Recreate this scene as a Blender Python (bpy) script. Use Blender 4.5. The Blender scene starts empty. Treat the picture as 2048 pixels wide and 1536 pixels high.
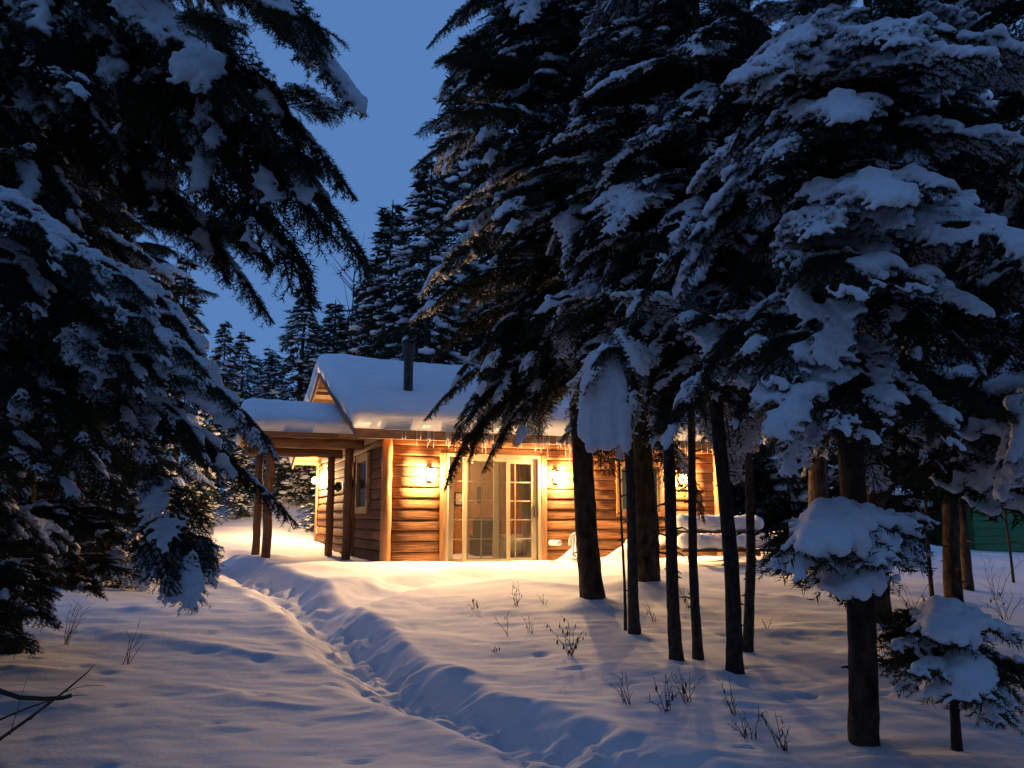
import bpy, bmesh, math, random
import numpy as np
from mathutils import Vector, Matrix, Quaternion

rnd = random.Random(11)
sc = bpy.context.scene
COL = sc.collection

# ------------------------------------------------------------------ camera
F_PX = 1657.0
PITCH = math.atan((1035 - 768) / F_PX)
cam_d = bpy.data.cameras.new('camera')
cam_d.sensor_width = 36.0
cam_d.lens = F_PX / 2048 * 36
cam_d.clip_start = 0.05
cam_d.clip_end = 600
cam = bpy.data.objects.new('camera', cam_d)
COL.objects.link(cam)
cam.location = (0, 0, 1.6)
cam.rotation_euler = (math.pi / 2 + PITCH, 0, 0)
sc.camera = cam

# ------------------------------------------------------------------ dusk sky, soft sun glow
world = bpy.data.worlds.new('World')
sc.world = world
world.use_nodes = True
nt = world.node_tree
nt.nodes.clear()
sky = nt.nodes.new('ShaderNodeTexSky')
sky.sky_type = 'NISHITA'
sky.sun_disc = False
sky.sun_elevation = math.radians(3.0)
sky.sun_rotation = math.radians(200)
sky.air_density = 1.0
sky.dust_density = 0.3
sky.ozone_density = 3.0
tint = nt.nodes.new('ShaderNodeMixRGB')
tint.blend_type = 'MIX'
tint.inputs['Fac'].default_value = 0.86
tint.inputs['Color2'].default_value = (0.92, 2.06, 4.85, 1)
bg = nt.nodes.new('ShaderNodeBackground')
bg.inputs['Strength'].default_value = 0.112
wo = nt.nodes.new('ShaderNodeOutputWorld')
nt.links.new(sky.outputs[0], tint.inputs['Color1'])
nt.links.new(tint.outputs[0], bg.inputs['Color'])
nt.links.new(bg.outputs[0], wo.inputs['Surface'])

sun_d = bpy.data.lights.new('sun', 'SUN')
sun_d.energy = 0.03
sun_d.angle = math.radians(40)
sun_d.color = (0.6, 0.75, 1.0)
sun = bpy.data.objects.new('sun', sun_d)
COL.objects.link(sun)
sun.rotation_euler = (math.radians(60), 0, math.radians(-20))

sc.view_settings.view_transform = 'Standard'
sc.view_settings.look = 'None'
sc.view_settings.exposure = 0.0
sc.view_settings.gamma = 1.0
sc.view_settings.use_curve_mapping = False
sc.render.engine = 'CYCLES'
sc.cycles.use_denoising = True
sc.cycles.max_bounces = 6
sc.cycles.diffuse_bounces = 4
sc.cycles.glossy_bounces = 2
sc.cycles.transmission_bounces = 3
sc.cycles.transparent_max_bounces = 12
sc.cycles.sample_clamp_indirect = 6.0
sc.cycles.caustics_reflective = False
sc.cycles.caustics_refractive = False

LAMP_W = 640.0
LAMP_COL = (1.0, 0.60, 0.26)

# ------------------------------------------------------------------ helpers: rays through pixels of the 2048 px photograph
def ray(px, py):
    c, s = math.cos(math.pi / 2 + PITCH), math.sin(math.pi / 2 + PITCH)
    x, y, z = (px - 1024) / F_PX, (768 - py) / F_PX, -1.0
    return Vector((x, c * y - s * z, s * y + c * z))
CAM = Vector((0, 0, 1.6))
def at(px, py, Y):
    d = ray(px, py)
    return CAM + d * (Y / d.y)

# ------------------------------------------------------------------ numpy noise
_ng = np.random.RandomState(5)
_NT = _ng.rand(256, 256).astype(np.float64)
def vnoise(x, y):
    xi = np.floor(x).astype(int); yi = np.floor(y).astype(int)
    fx = x - xi; fy = y - yi
    fx = fx * fx * fx * (fx * (fx * 6 - 15) + 10); fy = fy * fy * fy * (fy * (fy * 6 - 15) + 10)
    a = _NT[xi % 256, yi % 256]; b = _NT[(xi + 1) % 256, yi % 256]
    c = _NT[xi % 256, (yi + 1) % 256]; d = _NT[(xi + 1) % 256, (yi + 1) % 256]
    return (a * (1 - fx) + b * fx) * (1 - fy) + (c * (1 - fx) + d * fx) * fy - 0.5
def fbm(x, y, o=4, g=0.5):
    r = 0; a = 1.0
    for k in range(o):
        r = r + a * vnoise(x * 2 ** k + 17.3 * k, y * 2 ** k + 9.1 * k); a *= g
    return r

# ------------------------------------------------------------------ terrain function
PY = [-20, 0, 4, 8, 12, 13.6, 14.8, 16.5, 22, 27, 33, 45, 90]
PZ = [-.35, -.05, .0, .15, .33, .50, .68, .74, .74, 1.0, 1.75, 2.4, 4.0]
TRAIL = [(2.2, 1.2), (1.9, 3.2), (1.05, 5.0), (.12, 6.3), (-.88, 7.9), (-1.85, 9.9), (-2.8, 11.9), (-3.85, 13.6), (-5.2, 15.4), (-6.4, 17.4), (-6.6, 20.0)]
SPUR = [(-2.6, 11.6), (-2.25, 12.9), (-1.55, 13.75), (-.6, 14.2)]
MOUNDS = []           # (x, y, height, radius)
def seg_dist(x, y, pts):
    best = np.full(np.shape(x), 1e9)
    for (ax, ay), (bx, by) in zip(pts[:-1], pts[1:]):
        dx, dy = bx - ax, by - ay
        t = np.clip(((x - ax) * dx + (y - ay) * dy) / (dx * dx + dy * dy), 0, 1)
        best = np.minimum(best, np.hypot(x - ax - t * dx, y - ay - t * dy))
    return best
def smooth(a, b, v):
    t = np.clip((v - a) / (b - a), 0, 1); return t * t * (3 - 2 * t)
def chaikin(p, n=3):
    for _ in range(n):
        q = [p[0]]
        for a, b in zip(p[:-1], p[1:]):
            q += [(a[0] * .75 + b[0] * .25, a[1] * .75 + b[1] * .25), (a[0] * .25 + b[0] * .75, a[1] * .25 + b[1] * .75)]
        p = q + [p[-1]]
    return p
TRAIL_S = chaikin(TRAIL, 2); SPUR_S = chaikin(SPUR, 2)
PRINTS = []
def _prints():
    r_ = random.Random(3); k = 0; acc = 0
    for (ax, ay), (bx, by) in zip(TRAIL_S[:-1], TRAIL_S[1:]):
        L_ = math.hypot(bx - ax, by - ay); u = -acc
        while u + .36 < L_:
            u += .36; t = u / L_
            if t < 0: continue
            nx_, ny_ = -(by - ay) / L_, (bx - ax) / L_; sd = .10 if k % 2 else -.10; k += 1
            PRINTS.append((ax + (bx - ax) * t + nx_ * sd + r_.uniform(-.05, .05), ay + (by - ay) * t + ny_ * sd + r_.uniform(-.06, .06)))
        acc = L_ - u
_prints()
def terrain(x, y, fine=True):
    x = np.asarray(x, float); y = np.asarray(y, float)
    # profile, smoothed
    z = sum(np.interp(y + o, PY, PZ) for o in (-1.2, -.6, 0, .6, 1.2)) / 5
    z = z + fbm(x * .22, y * .22, 3) * .22 * smooth(2, 7, np.hypot(x, y))
    z = z + .5 * smooth(-5, -9, x) * smooth(2, 8, y) * .4
    z = z + .13 * np.exp(-((x + 3.3) ** 2 / 1.1 + (y - 15.0) ** 2 / .6))
    z = z + .16 * np.exp(-((x + 5.6) ** 2 / 1.2 + (y - 16.2) ** 2 / .6))
    z = z + 1.1 * np.exp(-((x + 7.0) ** 2 / 60 + (y - 34) ** 2 / 30))
    for mx, my, mh, mr in MOUNDS:
        d2 = ((x - mx) ** 2 + (y - my) ** 2) / (mr * mr)
        z = z + mh * np.exp(-d2 * 1.6)
    wob = fbm(x * 1.3 + 4, y * 1.3, 3) * .16
    d = seg_dist(x, y, TRAIL_S) + wob
    w = .25
    cut = smooth(w + .40, w - .18, d)
    z = z - .24 * cut + .02 * np.exp(-((d - w - .32) / .16) ** 2)
    if fine:
        z = z + cut * (fbm(x * 5, y * 5, 4, .6) * .11)
        edge = np.exp(-((d - w) / .16) ** 2)
        z = z + edge * fbm(x * 11, y * 11, 2) * .05
    d2 = seg_dist(x, y, SPUR_S) + wob
    for fx, fy in PRINTS:
        z = z - .045 * np.exp(-(((x - fx) / .085) ** 2 + ((y - fy) / .15) ** 2) ** 1.5)
    z = z - .17 * smooth(.6, .1, d2)
    if fine:
        fade = smooth(60, 12, y)
        rip = fbm(x * .7 + .2 * y + 1.5 * vnoise(x * .5, y * .5), y * 1.5 + vnoise(x * .8, y * .6), 4, .5)
        z = z + fade * (rip * .042 + np.maximum(rip, 0) ** 2 * .07)
        z = z + fbm(x * 4.2, y * 9, 3, .55) * .009 * smooth(20, 8, y)
        pit = vnoise(x * 3.1 + 50, y * 4.5)
        z = z - .022 * smooth(.36, .46, pit) * smooth(14, 9, y) 
    return z
def gz(x, y): return float(terrain(np.array([x]), np.array([y]), True)[0])
def hit(px, py):
    d = ray(px, py); t = 2.0
    while t < 80:
        p = CAM + d * t
        if p.z < gz(p.x, p.y): return p
        t += .04
    return CAM + d * t

# ------------------------------------------------------------------ materials
def mat(name, color, rough=.8, noise=0, nscale=8, color2=None, bump=0, bscale=40, stretch=(1, 1, 1), rand=0, spec=.3, metal=0, detail=4):
    m = bpy.data.materials.new(name); m.use_nodes = True
    t = m.node_tree; b = t.nodes['Principled BSDF']
    b.inputs['Roughness'].default_value = rough
    b.inputs['Specular IOR Level'].default_value = spec
    b.inputs['Metallic'].default_value = metal
    b.inputs['Base Color'].default_value = (*color, 1)
    if color2 or bump:
        tc = t.nodes.new('ShaderNodeTexCoord'); mp = t.nodes.new('ShaderNodeMapping')
        mp.inputs['Scale'].default_value = stretch
        t.links.new(tc.outputs['Object'], mp.inputs['Vector'])
    if color2:
        n = t.nodes.new('ShaderNodeTexNoise'); n.inputs['Scale'].default_value = nscale; n.inputs['Detail'].default_value = detail
        t.links.new(mp.outputs[0], n.inputs['Vector'])
        r = t.nodes.new('ShaderNodeValToRGB')
        r.color_ramp.elements[0].position = .35; r.color_ramp.elements[1].position = .65
        r.color_ramp.elements[0].color = (*color, 1); r.color_ramp.elements[1].color = (*color2, 1)
        t.links.new(n.outputs['Fac'], r.inputs['Fac'])
        out = r.outputs['Color']
        if rand:
            oi = t.nodes.new('ShaderNodeObjectInfo'); mr = t.nodes.new('ShaderNodeMapRange')
            mr.inputs['To Min'].default_value = 1 - rand; mr.inputs['To Max'].default_value = 1 + rand
            t.links.new(oi.outputs['Random'], mr.inputs['Value'])
            mx = t.nodes.new('ShaderNodeVectorMath'); mx.operation = 'SCALE'
            t.links.new(out, mx.inputs[0]); t.links.new(mr.outputs[0], mx.inputs['Scale']); out = mx.outputs[0]
            ad = t.nodes.new('ShaderNodeVectorMath'); ad.operation = 'ADD'
            cb = t.nodes.new('ShaderNodeVectorMath'); cb.operation = 'SCALE'; cb.inputs['Scale'].default_value = 9
            cx = t.nodes.new('ShaderNodeCombineXYZ')
            t.links.new(oi.outputs['Random'], cx.inputs['X']); t.links.new(oi.outputs['Random'], cx.inputs['Z'])
            t.links.new(cx.outputs[0], cb.inputs[0]); t.links.new(mp.outputs[0], ad.inputs[0]); t.links.new(cb.outputs[0], ad.inputs[1])
            t.links.new(ad.outputs[0], n.inputs['Vector'])
        t.links.new(out, b.inputs['Base Color'])
    if bump:
        n2 = t.nodes.new('ShaderNodeTexNoise'); n2.inputs['Scale'].default_value = bscale; n2.inputs['Detail'].default_value = 5
        t.links.new(mp.outputs[0], n2.inputs['Vector'])
        bp = t.nodes.new('ShaderNodeBump'); bp.inputs['Strength'].default_value = bump; bp.inputs['Distance'].default_value = .02
        t.links.new(n2.outputs['Fac'], bp.inputs['Height']); t.links.new(bp.outputs[0], b.inputs['Normal'])
    return m
def emit(name, col, s):
    m = bpy.data.materials.new(name); m.use_nodes = True; t = m.node_tree; t.nodes.clear()
    e = t.nodes.new('ShaderNodeEmission'); e.inputs[0].default_value = (*col, 1); e.inputs[1].default_value = s
    a = t.nodes.new('ShaderNodeBsdfTransparent'); x = t.nodes.new('ShaderNodeAddShader')
    t.links.new(e.outputs[0], x.inputs[0]); t.links.new(a.outputs[0], x.inputs[1])
    o = t.nodes.new('ShaderNodeOutputMaterial'); t.links.new(x.outputs[0], o.inputs[0]); return m
def sheer(name, col, transp, rough=.05, glossy=True):
    m = bpy.data.materials.new(name); m.use_nodes = True; t = m.node_tree; t.nodes.clear()
    a = t.nodes.new('ShaderNodeBsdfTransparent')
    g = t.nodes.new('ShaderNodeBsdfGlossy' if glossy else 'ShaderNodeBsdfDiffuse'); g.inputs['Color'].default_value = (*col, 1)
    g.inputs['Roughness'].default_value = rough
    x = t.nodes.new('ShaderNodeMixShader')
    if glossy:
        f = t.nodes.new('ShaderNodeFresnel'); f.inputs[0].default_value = 1.45
        t.links.new(f.outputs[0], x.inputs[0])
    else: x.inputs[0].default_value = 1 - transp
    o = t.nodes.new('ShaderNodeOutputMaterial')
    t.links.new(a.outputs[0], x.inputs[1]); t.links.new(g.outputs[0], x.inputs[2]); t.links.new(x.outputs[0], o.inputs[0]); return m

M = {}
M['snow'] = mat('snow', (.80, .82, .86), .7, color2=(.86, .87, .9), nscale=3, bump=.35, bscale=60, spec=.2)
M['ground_snow'] = mat('ground_snow', (.79, .81, .85), .75, color2=(.86, .87, .9), nscale=1.2, bump=.25, bscale=26, stretch=(1, 1.6, 1), spec=.15, detail=8)
M['bough_snow'] = mat('bough_snow', (.82, .84, .88), .8, color2=(.87, .88, .91), nscale=5, bump=.7, bscale=45, spec=.1)
M['roof_snow'] = mat('roof_snow', (.80, .82, .86), .8, color2=(.86, .87, .9), nscale=2, bump=.6, bscale=7, stretch=(1, 1, 3.5), spec=.1)
M['needles'] = mat('fir_needles', (.014, .024, .014), .75, color2=(.042, .052, .026), nscale=14, rand=.3, spec=.15)
M['wood_twig'] = mat('twig_bark', (.05, .035, .022), .9, color2=(.085, .06, .04), nscale=20)
M['bark'] = mat('fir_bark', (.025, .019, .015), .95, color2=(.10, .075, .055), nscale=11, bump=1.0, bscale=42, stretch=(1, 1, .5), rand=.3, spec=.1, detail=8)
M['smooth_bark'] = mat('young_fir_bark', (.03, .028, .025), .9, color2=(.075, .068, .06), nscale=22, bump=1.0, bscale=50, stretch=(1, 1, .7), rand=.2, spec=.1, detail=7)
M['log'] = mat('cedar_log', (.11, .045, .017), .75, color2=(.30, .135, .052), nscale=4.5, bump=.6, bscale=14, stretch=(.6, 4, 11), rand=.35, spec=.25, detail=8)
M['post'] = mat('peeled_log', (.19, .085, .032), .7, color2=(.31, .15, .06), nscale=5, bump=.4, bscale=8, stretch=(5, 5, .5), rand=.12, spec=.3, detail=7)
M['beam'] = mat('peeled_beam', (.22, .11, .045), .7, color2=(.36, .20, .09), nscale=5, bump=.4, bscale=8, stretch=(.5, 5, 5), rand=.12, spec=.3, detail=7)
M['board'] = mat('gable_board', (.36, .19, .065), .75, color2=(.48, .28, .11), nscale=4, bump=.2, bscale=12, stretch=(1, 6, .8), rand=.08)
M['fascia'] = mat('fascia_board', (.20, .10, .05), .8, color2=(.30, .165, .085), nscale=5, bump=.25, bscale=12, stretch=(.8, 4, 7))
M['cream'] = mat('cream_paint', (.27, .225, .15), .5, color2=(.32, .265, .175), nscale=3)
M['muntin'] = mat('muntin_paint', (.24, .20, .13), .5)
M['black'] = mat('black_metal', (.012, .012, .013), .45, spec=.5)
M['steel'] = mat('stove_pipe', (.02, .02, .022), .5, color2=(.035, .034, .034), nscale=6, spec=.5)
M['glass'] = sheer('clear_glass', (1, 1, 1), .9, .02)
M['screen'] = sheer('insect_screen', (.11, .10, .085), .72, .9, glossy=False)
M['dark_glass'] = mat('dark_window_glass', (.035, .045, .03), .12, spec=.8)
M['ice'] = mat('ice', (.80, .84, .90), .12, spec=.7)
M['ice'].node_tree.nodes['Principled BSDF'].inputs['Transmission Weight'].default_value = .5
M['bulb'] = emit('lantern_light', (1.0, .66, .30), 40)
M['bulb_in'] = emit('indoor_bulb', (1.0, .62, .30), 12)
M['plastic'] = mat('white_plastic', (.74, .74, .72), .4)
M['room_wall'] = mat('pine_panelling', (.40, .19, .07), .6, color2=(.50, .26, .10), nscale=3, stretch=(8, 8, 1))
M['room_floor'] = mat('room_floor', (.28, .15, .07), .5, color2=(.36, .2, .1), nscale=4, stretch=(1, 8, 1))
M['red'] = mat('red_fabric', (.30, .035, .03), .9, color2=(.22, .02, .02), nscale=30)
M['curtain'] = mat('cream_curtain', (.72, .62, .42), .9, color2=(.64, .54, .36), nscale=6, stretch=(1, 1, .3))
M['darkcloth'] = mat('dark_upholstery', (.03, .02, .02), .8)
M['cloth'] = mat('table_linen', (.74, .66, .48), .9, color2=(.6, .5, .34), nscale=5)
M['green'] = mat('green_siding', (.030, .13, .05), .5, color2=(.04, .17, .07), nscale=3)
M['timber'] = mat('weathered_timber', (.10, .05, .025), .85, color2=(.16, .09, .05), nscale=6, stretch=(.6, 5, 5))
M['shrub'] = mat('shrub_stem', (.09, .045, .03), .8, color2=(.13, .07, .045), nscale=20)
M['leaf'] = mat('withered_leaf', (.08, .04, .018), .8, color2=(.12, .07, .03), nscale=10)

# ------------------------------------------------------------------ mesh helpers
def mesh_np(name, V, Fc, material, smooth_=False):
    me = bpy.data.meshes.new(name)
    V = np.asarray(V, np.float32); Fc = np.asarray(Fc, np.int32)
    k = Fc.shape[1]
    me.vertices.add(len(V)); me.vertices.foreach_set('co', V.ravel())
    me.loops.add(Fc.size); me.loops.foreach_set('vertex_index', Fc.ravel())
    me.polygons.add(len(Fc)); me.polygons.foreach_set('loop_start', np.arange(0, Fc.size, k, dtype=np.int32))
    try: me.polygons.foreach_set('loop_total', np.full(len(Fc), k, np.int32))
    except Exception: pass
    if smooth_: me.polygons.foreach_set('use_smooth', np.ones(len(Fc), bool))
    me.update(calc_edges=True); me.validate()
    me.materials.append(material)
    return me
class MB:
    def __init__(s): s.bm = bmesh.new()
    def box(s, x0, x1, y0, y1, z0, z1, bev=0):
        v = [s.bm.verts.new(p) for p in [(x0, y0, z0), (x1, y0, z0), (x1, y1, z0), (x0, y1, z0), (x0, y0, z1), (x1, y0, z1), (x1, y1, z1), (x0, y1, z1)]]
        fs = [s.bm.faces.new([v[i] for i in f]) for f in [(3, 2, 1, 0), (4, 5, 6, 7), (0, 1, 5, 4), (1, 2, 6, 5), (2, 3, 7, 6), (3, 0, 4, 7)]]
        if bev:
            es = {e for f in fs for e in f.edges}
            bmesh.ops.bevel(s.bm, geom=list(es), offset=bev, segments=2, affect='EDGES', profile=.5)
        return s
    def prism(s, pts, ax, a, b):
        """pts: 2-D outline; ax: axis of extrusion (0,1,2); extruded from a to b"""
        def mk(p, w):
            q = list(p); q.insert(ax, w); return q
        n = len(pts)
        v0 = [s.bm.verts.new(mk(p, a)) for p in pts]; v1 = [s.bm.verts.new(mk(p, b)) for p in pts]
        for i in range(n): s.bm.faces.new([v0[i], v0[(i + 1) % n], v1[(i + 1) % n], v1[i]])
        s.bm.faces.new(v0[::-1]); s.bm.faces.new(v1)
        return s
    def tube(s, pts, rad, n=8, cap=True, jit=0, r_=None):
        pts = [Vector(p) for p in pts]; rings = []
        for i, p in enumerate(pts):
            t = (pts[min(i + 1, len(pts) - 1)] - pts[max(i - 1, 0)]).normalized()
            ref = Vector((1, 0, 0)) if abs(t.x) < .8 else Vector((0, 1, 0))
            u = t.cross(ref).normalized(); w = t.cross(u)
            r = rad[i] if isinstance(rad, (list, tuple)) else rad
            ring = []
            for k in range(n):
                a = 2 * math.pi * k / n
                rr = r * (1 + (jit * ((r_ or rnd).random() - .5) if jit else 0))
                ring.append(s.bm.verts.new(p + (u * math.cos(a) + w * math.sin(a)) * rr))
            rings.append(ring)
        for a, b in zip(rings[:-1], rings[1:]):
            for k in range(n): s.bm.faces.new([a[k], a[(k + 1) % n], b[(k + 1) % n], b[k]])
        if cap:
            s.bm.faces.new(rings[0][::-1]); s.bm.faces.new(rings[-1])
        return s
    def ball(s, c, r, sub=2, sq=(1, 1, 1)):
        m = Matrix.Translation(c) @ Matrix.Diagonal((r * sq[0], r * sq[1], r * sq[2], 1))
        bmesh.ops.create_icosphere(s.bm, subdivisions=sub, radius=1, matrix=m); return s
    def mesh(s, name, material, smooth_=False):
        bmesh.ops.recalc_face_normals(s.bm, faces=s.bm.faces)
        me = bpy.data.meshes.new(name); s.bm.to_mesh(me); s.bm.free()
        if smooth_:
            me.polygons.foreach_set('use_smooth', np.ones(len(me.polygons), bool))
        me.materials.append(material); return me
def put(name, me, parent=None, loc=None, quat=None, scale=None):
    o = bpy.data.objects.new(name, me); COL.objects.link(o)
    if parent: o.parent = parent
    if loc is not None: o.location = loc
    if quat is not None: o.rotation_mode = 'QUATERNION'; o.rotation_quaternion = quat
    if scale is not None: o.scale = (scale, scale, scale) if isinstance(scale, (int, float)) else scale
    return o
def tag(o, label=None, cat=None, group=None, kind=None):
    if label: o['label'] = label
    if cat: o['category'] = cat
    if group: o['group'] = group
    if kind: o['kind'] = kind
    return o
def thing(name, label, cat, loc=(0, 0, 0), rz=0, group=None):
    o = bpy.data.objects.new(name, None); COL.objects.link(o); o.location = loc; o.rotation_euler = (0, 0, rz)
    return tag(o, label, cat, group)

# ------------------------------------------------------------------ cabin frame of reference
TH = math.radians(21)
FZ = 0.62                       # level of the wall foot
A0 = at(770, 1130, 15.6); A0.z = 0
def cab(x, y, z=0):
    return Vector((A0.x + x * math.cos(TH) - y * math.sin(TH), A0.y + x * math.sin(TH) + y * math.cos(TH), z))

# mounds of snow (front of the cabin, tree bases)
for (x, y, h, r) in [(3.6, -.75, .34, .40), (4.75, -.8, .50, .34), (4.35, -1.0, .25, .35), (7.6, -1.6, .50, .8), (8.3, -2.2, .35, .9), (6.8, -2.9, .20, .7), (1.2, -.6, .05, 1.6), (2.6, -.7, .05, 1.2),
                     (9.5, -2.0, .35, 1.2), (10.8, -1.6, .25, 1.2)]:
    p = cab(x, y); MOUNDS.append((p.x, p.y, h, r))

TRUNKS = {}   # key -> base position, found by shooting the pixel ray at the snow
def base(key, px, py):
    TRUNKS[key] = hit(px, py); return TRUNKS[key]
for key, px, py in [('a', 1187, 1212), ('b', 1292, 1178), ('c', 1251, 1262), ('d', 1270, 1276), ('e', 1355, 1325), ('f', 1397, 1318), ('g', 1470, 1350), ('h', 1496, 1302),
                    ('i', 1728, 1494), ('j', 1912, 1240), ('k', 1914, 1500), ('l', 1757, 1250), ('m', 1636, 1165), ('n', 1868, 1222), ('o', 1936, 1180), ('p', 2027, 1165)]:
    base(key, px, py)
for key, h, r in [('a', .15, .48), ('b', .17, .6), ('d', .06, .22), ('m', .30, .5), ('j', .1, .35), ('l', .08, .3), ('i', .03, .25), ('e', .03, .2), ('g', .04, .2)]:
    p = TRUNKS[key]; MOUNDS.append((p.x, p.y, h, r))

# ------------------------------------------------------------------ ground
def axis(segs):
    out = [segs[0][0]]
    for a, b, s0, s1 in segs:
        v = a
        while v < b:
            t = (v - a) / (b - a); v += s0 + (s1 - s0) * t; out.append(v)
    return np.array(sorted(set(out)))
gx = axis([(-70, -14, 5, .4), (-14, -5, .4, .06), (-5, 5, .045, .045), (5, 14, .06, .3), (14, 70, .4, 5)])
gy = axis([(-25, 2, 3, .12), (2, 9, .035, .045), (9, 17, .05, .07), (17, 30, .08, .5), (30, 110, .5, 6)])
GX, GY = np.meshgrid(gx, gy)
GZ = terrain(GX, GY)
nx, ny = len(gx), len(gy)
idx = np.arange(nx * ny).reshape(ny, nx)
quads = np.stack([idx[:-1, :-1], idx[:-1, 1:], idx[1:, 1:], idx[1:, :-1]], -1).reshape(-1, 4)
g = put('ground', mesh_np('snowy_ground', np.stack([GX, GY, GZ], -1).reshape(-1, 3), quads, M['ground_snow'], True))
tag(g, 'deep blue snow covering the ground with a trodden trench winding to the cabin', None, None, 'structure')

# ------------------------------------------------------------------ fir boughs
def poly_curve(p0, d0, length, droop, up=0., n=6, curl=0., rr=None):
    """points of a twig that starts at p0 along d0 and sags"""
    pts = [np.array(p0, float)]; d = np.array(d0, float); d /= np.linalg.norm(d)
    st = length / n
    side = np.array([-d[1], d[0], 0])
    for i in range(n):
        pts.append(pts[-1] + d * st)
        d = d + np.array([0, 0, -droop / n]) + side * (curl / n)
        if rr is not None: d = d + rr.normal(0, .045, 3)
        d /= np.linalg.norm(d)
    return np.array(pts)
def build_bough(seed, L, W, droop, space=.050, sub=.032, bend=0., tipdroop=.5, needle=(.026, .0046), step=.0058):
    rr = np.random.RandomState(seed)
    lines = []
    main = poly_curve((0, 0, 0), (1, 0, .12), L, droop, n=14, curl=bend, rr=rr)
    lines.append((main, 0, .011 * L / 1.6))
    s = .10
    k = 0
    seglen = L / 14
    while s < .985:
        f = s * 14; i = min(int(f), 13); p = main[i] + (main[i + 1] - main[i]) * (f - i)
        t = main[i + 1] - main[i]; t /= np.linalg.norm(t)
        side = 1 if k % 2 else -1; k += 1
        sv = np.array([-t[1], t[0], 0.]); sv /= np.linalg.norm(sv)
        prof = min(1, (s + .12) / .35) * (1 - s) ** .72 + .06
        ln = W * prof * rr.uniform(.72, 1.15)
        if rr.rand() < .07: ln *= .4
        ang = math.radians(rr.uniform(44, 60) - 14 * s)
        d = t * math.cos(ang) + sv * side * math.sin(ang) + np.array([0, 0, rr.uniform(-.12, .1)])
        lat = poly_curve(p, d, ln, tipdroop * rr.uniform(.5, 1.3), n=6, curl=-side * .45, rr=rr)
        lines.append((lat, 1, .0045))
        if ln > .10:
            u = .16; j = 0
            while u < .95:
                f2 = u * 6; i2 = min(int(f2), 5); q = lat[i2] + (lat[i2 + 1] - lat[i2]) * (f2 - i2)
                t2 = lat[i2 + 1] - lat[i2]; t2 /= np.linalg.norm(t2)
                s2 = np.array([-t2[1], t2[0], 0.]); s2 /= (np.linalg.norm(s2) + 1e-6)
                sd = 1 if j % 2 else -1; j += 1
                l2 = (ln * .5 * (1 - u) + .045) * rr.uniform(.7, 1.2)
                a2 = math.radians(rr.uniform(38, 55))
                lines.append((poly_curve(q, t2 * math.cos(a2) + s2 * sd * math.sin(a2) + np.array([0, 0, rr.uniform(-.15, .1)]), l2, tipdroop, n=3, rr=rr), 2, .002))
                u += sub / ln * rr.uniform(.8, 1.2)
        s += space / L * rr.uniform(.7, 1.3) * .5
    # needles
    P = []; D = []
    for pts, lev, r in lines:
        seg = np.diff(pts, axis=0); ls = np.linalg.norm(seg, axis=1)
        for a, v, l in zip(pts[:-1], seg, ls):
            if lev == 0 and a[0] < .35 * L: continue
            n = max(1, int(l / step))
            tt = (np.arange(n) + rr.rand(n)) / n
            P.append(a + v * tt[:, None]); D.append(np.repeat((v / l)[None], n, 0))
    P = np.concatenate(P); D = np.concatenate(D)
    P = np.repeat(P, 2, 0); D = np.repeat(D, 2, 0); n = len(P)
    R = rr.normal(0, 1, (n, 3)); R[:, 2] = R[:, 2] * .8 + .15
    R -= D * (R * D).sum(1)[:, None]; R /= np.linalg.norm(R, axis=1)[:, None]
    dr = D * .62 + R * .78; dr /= np.linalg.norm(dr, axis=1)[:, None]
    sd = np.cross(dr, rr.normal(0, 1, (n, 3))); sd /= np.linalg.norm(sd, axis=1)[:, None]
    nl = needle[0] * rr.uniform(.7, 1.2, n)[:, None]
    V = np.stack([P - sd * needle[1] * .5, P + sd * needle[1] * .5, P + dr * nl], 1).reshape(-1, 3)
    Fn = np.arange(len(V)).reshape(-1, 3)
    # wood of stems and laterals: 3-sided tubes
    VV = [V]; FF = [Fn]; off = len(V); mats = [np.zeros(len(Fn), int)]
    for pts, lev, r in lines:
        if lev == 2: continue
        m_ = len(pts); ring = []
        for i, p in enumerate(pts):
            t = pts[min(i + 1, m_ - 1)] - pts[max(i - 1, 0)]; t /= np.linalg.norm(t)
            u = np.cross(t, (0, 0, 1)); u /= np.linalg.norm(u) + 1e-6; w = np.cross(t, u)
            rad = r * (1 - .75 * i / m_)
            for kk in range(3):
                a = 2.094 * kk; ring.append(p + (u * math.cos(a) + w * math.sin(a)) * rad)
        VV.append(np.array(ring)); fs = []
        for i in range(m_ - 1):
            for kk in range(3):
                a, b = off + i * 3 + kk, off + i * 3 + (kk + 1) % 3
                fs += [(a, b, b + 3), (a, b + 3, a + 3)]
        FF.append(np.array(fs)); mats.append(np.ones(len(fs), int)); off += len(ring)
    me = mesh_np('bough', np.concatenate(VV), np.concatenate(FF), M['needles'])
    me.materials.append(M['wood_twig'])
    me.polygons.foreach_set('material_index', np.concatenate(mats).astype(np.int32))
    return me, lines, L
ICO = None
def ico(sub=1):
    global ICO
    if ICO is None:
        b = bmesh.new(); bmesh.ops.create_icosphere(b, subdivisions=1, radius=1)
        ICO = (np.array([v.co[:] for v in b.verts]), np.array([[v.index for v in f.verts] for f in b.faces])); b.free()
    return ICO
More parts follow.
